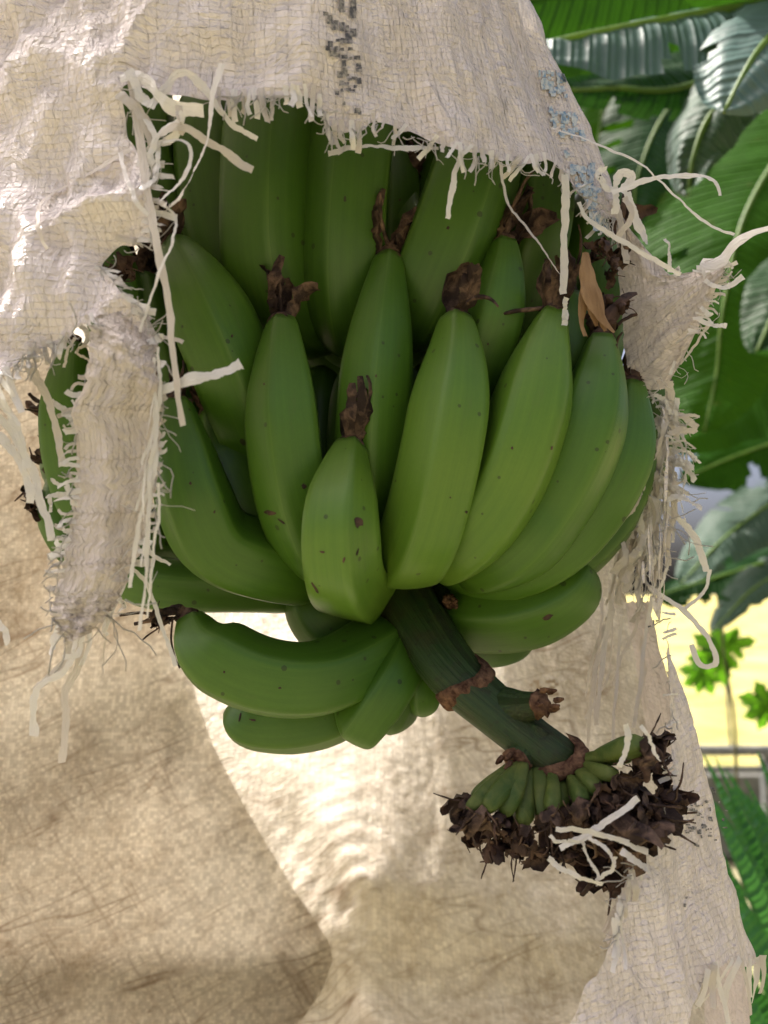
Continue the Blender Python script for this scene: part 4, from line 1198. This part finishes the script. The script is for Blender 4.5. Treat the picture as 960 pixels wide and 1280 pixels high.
def pseudostem(parent, base, top, r0, r1):
    n = 26
    c, _ = spline([tuple(base), tuple((Vector(base)+Vector(top))/2+Vector((.02, 0, 0))), tuple(top)], n)
    V, Fc, uv = tube(c, np.linspace(r0, r1, n), 18, None, True, lambda tt, ph: 1+.05*np.cos(ph*3+tt*8)+.03*np.cos(ph*5-tt*15))
    return link('trunk', mesh('trunk', V, Fc, True, uv), M['trunk'], parent)

# nearest plant: two drooping glossy blades reach in at the top right
g1 = Vector((1.05, 1.35, 0))
pl1 = thing('banana_plant', 'banana plant whose glossy torn leaves hang at the top right above the sack', 'banana plant', g1)
pseudostem(pl1, g1, (0.98, 1.32, 2.35), .10, .06)
TOP = Vector((-.15, -.75, .65))
blade(pl1, [(1250, -60, 1.3), (1060, -10, 1.12), (930, 8, 1.02), (800, 30, .97), (690, 52, .95), (640, 70, .95)], .105, .10, TOP, 'sky_sheen', 1, [(.62, 1, .5, .03), (.8, -1, .4, .02)], .55, .03)
blade(pl1, [(1280, -70, 1.2), (1120, -30, 1.02), (1010, 10, .93), (950, 60, .90), (905, 140, .90)], .13, .13, (-.2, -.85, .5), 'sky_sheen', 2, [(.7, 1, .6, .02)], .25, .02)
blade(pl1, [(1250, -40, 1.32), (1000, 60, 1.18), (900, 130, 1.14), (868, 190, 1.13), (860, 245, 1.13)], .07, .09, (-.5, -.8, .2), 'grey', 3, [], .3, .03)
blade(pl1, [(1420, -60, 1.45), (1180, -70, 1.18), (985, -75, 1.01), (860, -195, .93), (720, -350, .87)], .15, .15, (-.1, -.3, .9), 'mid', 22, [(.5, 1, .6, .02)], .2, .02)  # extra leaf out of view, added to keep direct sun off the flap
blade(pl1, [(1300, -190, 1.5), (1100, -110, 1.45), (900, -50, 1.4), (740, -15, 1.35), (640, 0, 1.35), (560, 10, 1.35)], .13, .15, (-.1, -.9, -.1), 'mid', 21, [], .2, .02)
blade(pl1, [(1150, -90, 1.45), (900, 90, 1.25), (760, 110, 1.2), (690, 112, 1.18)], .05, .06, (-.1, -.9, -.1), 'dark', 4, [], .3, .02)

g2 = Vector((1.75, 2.6, 0))
pl2 = thing('banana_plant', 'banana plant with broad backlit green leaves at the right edge behind the torn flap', 'banana plant', g2)
pseudostem(pl2, g2, (1.55, 2.5, 2.6), .12, .07)
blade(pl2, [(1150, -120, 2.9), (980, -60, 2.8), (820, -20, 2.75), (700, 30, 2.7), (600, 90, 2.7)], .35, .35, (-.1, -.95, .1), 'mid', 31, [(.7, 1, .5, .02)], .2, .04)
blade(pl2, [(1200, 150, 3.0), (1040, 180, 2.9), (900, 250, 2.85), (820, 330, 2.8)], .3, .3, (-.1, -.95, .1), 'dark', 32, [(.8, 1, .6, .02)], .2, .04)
blade(pl2, [(1120, 60, 2.2), (1010, 150, 2.0), (935, 260, 1.9), (905, 380, 1.85), (895, 470, 1.85), (880, 540, 1.85)], .20, .24, (-.4, -.9, .1), 'bright_green', 5, [(.5, 1, .5, .02)], .2, .03)
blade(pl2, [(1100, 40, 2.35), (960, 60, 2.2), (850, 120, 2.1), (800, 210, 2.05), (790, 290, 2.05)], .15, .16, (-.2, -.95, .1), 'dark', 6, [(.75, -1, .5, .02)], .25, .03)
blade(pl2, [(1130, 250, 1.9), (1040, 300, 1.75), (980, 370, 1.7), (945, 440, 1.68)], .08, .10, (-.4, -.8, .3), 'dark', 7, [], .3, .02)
blade(pl2, [(1000, -120, 2.4), (860, -20, 2.35), (770, 90, 2.3), (745, 200, 2.3), (742, 300, 2.3)], .12, .12, (-.1, -1, .1), 'bright_green', 8, [(.6, 1, .7, .03), (.45, -1, .5, .02)], .2, .03)
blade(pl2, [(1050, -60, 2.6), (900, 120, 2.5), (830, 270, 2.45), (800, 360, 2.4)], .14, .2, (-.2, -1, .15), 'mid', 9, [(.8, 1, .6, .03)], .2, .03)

g3 = Vector((2.2, 3.3, 0))
pl3 = thing('banana_plant', 'banana plant with drooping grey-green and mid-green leaves behind the frayed right edge of the sack', 'banana plant', g3)
pseudostem(pl3, g3, (1.9, 3.2, 1.9), .12, .08)
blade(pl3, [(1150, 380, 2.8), (1040, 440, 2.6), (960, 466, 2.5), (895, 500, 2.45), (830, 560, 2.4)], .20, .30, (-.3, -.9, .25), 'bright_green', 10, [(.55, 1, .75, .035), (.72, 1, .5, .02)], .2, .04, True, 70, 9, .014)
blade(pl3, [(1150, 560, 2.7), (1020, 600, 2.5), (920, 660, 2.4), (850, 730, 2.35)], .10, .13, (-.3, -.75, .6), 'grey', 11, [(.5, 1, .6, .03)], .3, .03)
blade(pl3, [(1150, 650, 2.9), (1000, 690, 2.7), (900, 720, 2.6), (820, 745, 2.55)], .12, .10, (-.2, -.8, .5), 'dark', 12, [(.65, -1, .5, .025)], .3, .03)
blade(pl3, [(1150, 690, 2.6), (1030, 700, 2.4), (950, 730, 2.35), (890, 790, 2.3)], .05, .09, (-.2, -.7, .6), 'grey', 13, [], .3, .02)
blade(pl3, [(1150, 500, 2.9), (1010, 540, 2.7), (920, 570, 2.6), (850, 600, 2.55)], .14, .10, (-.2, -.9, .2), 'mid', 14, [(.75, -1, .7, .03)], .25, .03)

# lobed-leaf sapling in front of the bright field
M['lobe'] = mat_leaf('lobed_leaf', (0.05, 0.14, 0.015), (0.22, 0.60, 0.02), .5, .45, .4)
M['twig'] = mat_noisy('green_twig', (0.05, 0.05, 0.025), (0.10, 0.09, 0.05), 40, .7, .2, .001, 3)
sb = P(925, 940, 2.6); sb = Vector((sb.x, sb.y, 0))
sap = thing('sapling', 'thin sapling with bright green lobed leaves in front of the sunlit field', 'sapling', sb)
c, _ = spline([tuple(sb), tuple(P(922, 1000, 2.55)), tuple(P(918, 900, 2.5)), tuple(P(905, 822, 2.5)), tuple(P(903, 770, 2.5))], 30)
V, Fc, uv = tube(c, np.linspace(.008, .004, 30), 7)
link('stem', mesh('stem', V, Fc, True, uv), M['twig'], sap)
def lobed(px, py, d, size, rot, seed, lobes=7):
    r = random.Random(seed); out = []
    for k in range(lobes):
        an = rot+(k/(lobes-1)-.5)*math.radians(250)
        ln = size*(1-.35*abs(k/(lobes-1)-.5)*2)*r.uniform(.85, 1.1)
        w = .27*ln
        ux, uy = math.cos(an), math.sin(an); vx, vy = -uy, ux
        for a1, b1 in ((.30, -.6), (.45, -1.0), (.62, -.55), (.70, -.9), (.84, -.35), (1, 0), (.84, .35), (.70, .9), (.62, .55), (.45, 1.0), (.30, .6)):
            out.append((px+ux*ln*a1+vx*w*b1, py+uy*ln*a1+vy*w*b1))
    V = [P(px, py, d)]; uv = [(0, 0)]
    for x, y in out:
        q_ = math.hypot(x-px, y-py)/size
        V.append(P(x, y, d+.05*q_*q_+.02*noise.noise(Vector((x*.05, y*.05, seed))))); uv.append((x*.001, y*.001))
    nO = len(out)
    Fc = [(0, i, i+1) for i in range(1, nO)]
    link('leaf', mesh('leaf', V, Fc, True, uv), M['lobe'], sap)
lobed(903, 816, 2.5, 52, math.radians(170), 1)
lobed(880, 842, 2.46, 36, math.radians(150), 2)
lobed(962, 884, 2.5, 44, math.radians(200), 3)
lobed(915, 806, 2.52, 34, math.radians(-10), 4, 5)

# palm-like fronds at the lower right
M['frond'] = mat_leaf('frond_leaflet', (0.020, 0.080, 0.028), (0.06, 0.22, 0.03), .35, .45, .25)
pb = P(1060, 1500, 1.25); pb = Vector((pb.x, pb.y, 0))
palm = thing('palm', 'low palm with long narrow green leaflets at the lower right beside the sack', 'palm', pb)
for k in range(74):
    r = random.Random(k)
    x1 = 872+(k % 37)*4.0+r.uniform(-16, 16); y1 = 946+r.uniform(-10, 60)+max(0, (k % 37)-14)*2.4+(150+r.uniform(-40, 60))*(k > 36)
    x0 = x1+130+r.uniform(-20, 30); y0 = y1+330+r.uniform(-30, 40)
    dd = 1.15+r.uniform(-.12, .2)
    c, L = spline([tuple(P(x0, y0, dd+.05)), tuple(P((x0+x1)/2+8, (y0+y1)/2-14, dd)), tuple(P(x1, y1, dd+.03))], 16)
    w = .022*np.sin(np.linspace(.25, 3.05, 16))
    V, Fc, uv = ribbon(c, w, (-.3, -1, .4), .18, r.uniform(-.5, .5), .02, k)
    link('leaflet', mesh('leaflet', V, Fc, True, uv), M['frond'], palm)
c, _ = spline([tuple(pb), tuple(P(1070, 1380, 1.25)), tuple(P(1030, 1250, 1.2)), tuple(P(1100, 1120, 1.2))], 30)
V, Fc, uv = tube(c, np.linspace(.03, .006, 30), 8)
link('trunk', mesh('trunk', V, Fc, True, uv), M['rib'], palm)

# fence: rails and posts on a low wall
M['rail'] = mat_noisy('painted_rail', (0.10, 0.11, 0.115), (0.22, 0.22, 0.21), 20, .55, .4, .001, 4)
M['block'] = mat_noisy('rough_concrete', (0.10, 0.10, 0.095), (0.20, 0.20, 0.185), 9, .9, .2, .004, 5)
def box(A, c, s, bev=0.0):
    x, y, z = c; a1, b1, c1_ = s[0]/2, s[1]/2, s[2]/2
    V = [(x+i*a1, y+j*b1, z+k*c1_) for i in (-1, 1) for j in (-1, 1) for k in (-1, 1)]
    A.add(V, [(0, 1, 3, 2), (4, 6, 7, 5), (0, 4, 5, 1), (2, 3, 7, 6), (0, 2, 6, 4), (1, 5, 7, 3)])
def boxpart(name, c, s, mat, parent):
    me = bpy.data.meshes.new(name); bm = bmesh.new()
    bmesh.ops.create_cube(bm, size=1)
    bmesh.ops.scale(bm, vec=s, verts=bm.verts)
    bmesh.ops.bevel(bm, geom=bm.edges, offset=min(s)*.15, segments=1, affect='EDGES')
    bmesh.ops.translate(bm, vec=c, verts=bm.verts)
    bm.to_mesh(me); bm.free()
    return link(name, me, mat, parent)
rp = P(920, 938, 4.2); zr = rp.z; yr = rp.y
fen = thing('fence', 'grey metal fence with rails and posts between the palm and the field', 'fence', (2.0, yr, 0))
boxpart('rail', (2.0, yr, zr), (7.0, .045, .05), M['rail'], fen)
boxpart('rail', (2.0, yr, zr-.10), (7.0, .04, .03), M['rail'], fen)
for k in range(5):
    boxpart('post', (-.6+k*1.35, yr+.05, zr/2-.02), (.05, .05, zr), M['rail'], fen)
for k in range(4):      # thin uprights and wires above the rail
    x = P(774+k*140, 900, 4.2).x
    V, Fc, uv = tube([(x, yr, zr+.02), (x-.01, yr+.01, zr+.5), (x-.03, yr, zr+1.05)], [.008, .008, .008], 8)
    link('upright', mesh('upright', V, Fc, True, uv), M['rail'], fen)
for k in range(3):
    V, Fc, uv = tube([(-1.5+i*.5, yr, zr+.25+.3*k-.01*math.sin(i*1.3)) for i in range(15)], [.0028]*15, 6)
    link('wire', mesh('wire', V, Fc, True, uv), M['rail'], fen)
wl_ = thing('low_wall', 'low rough grey concrete wall under the fence rail', 'wall', (2.0, yr+.25, 0))
boxpart('wall', (2.0, yr+.28, (zr-.16)/2), (7.0, .16, zr-.16), M['block'], wl_)
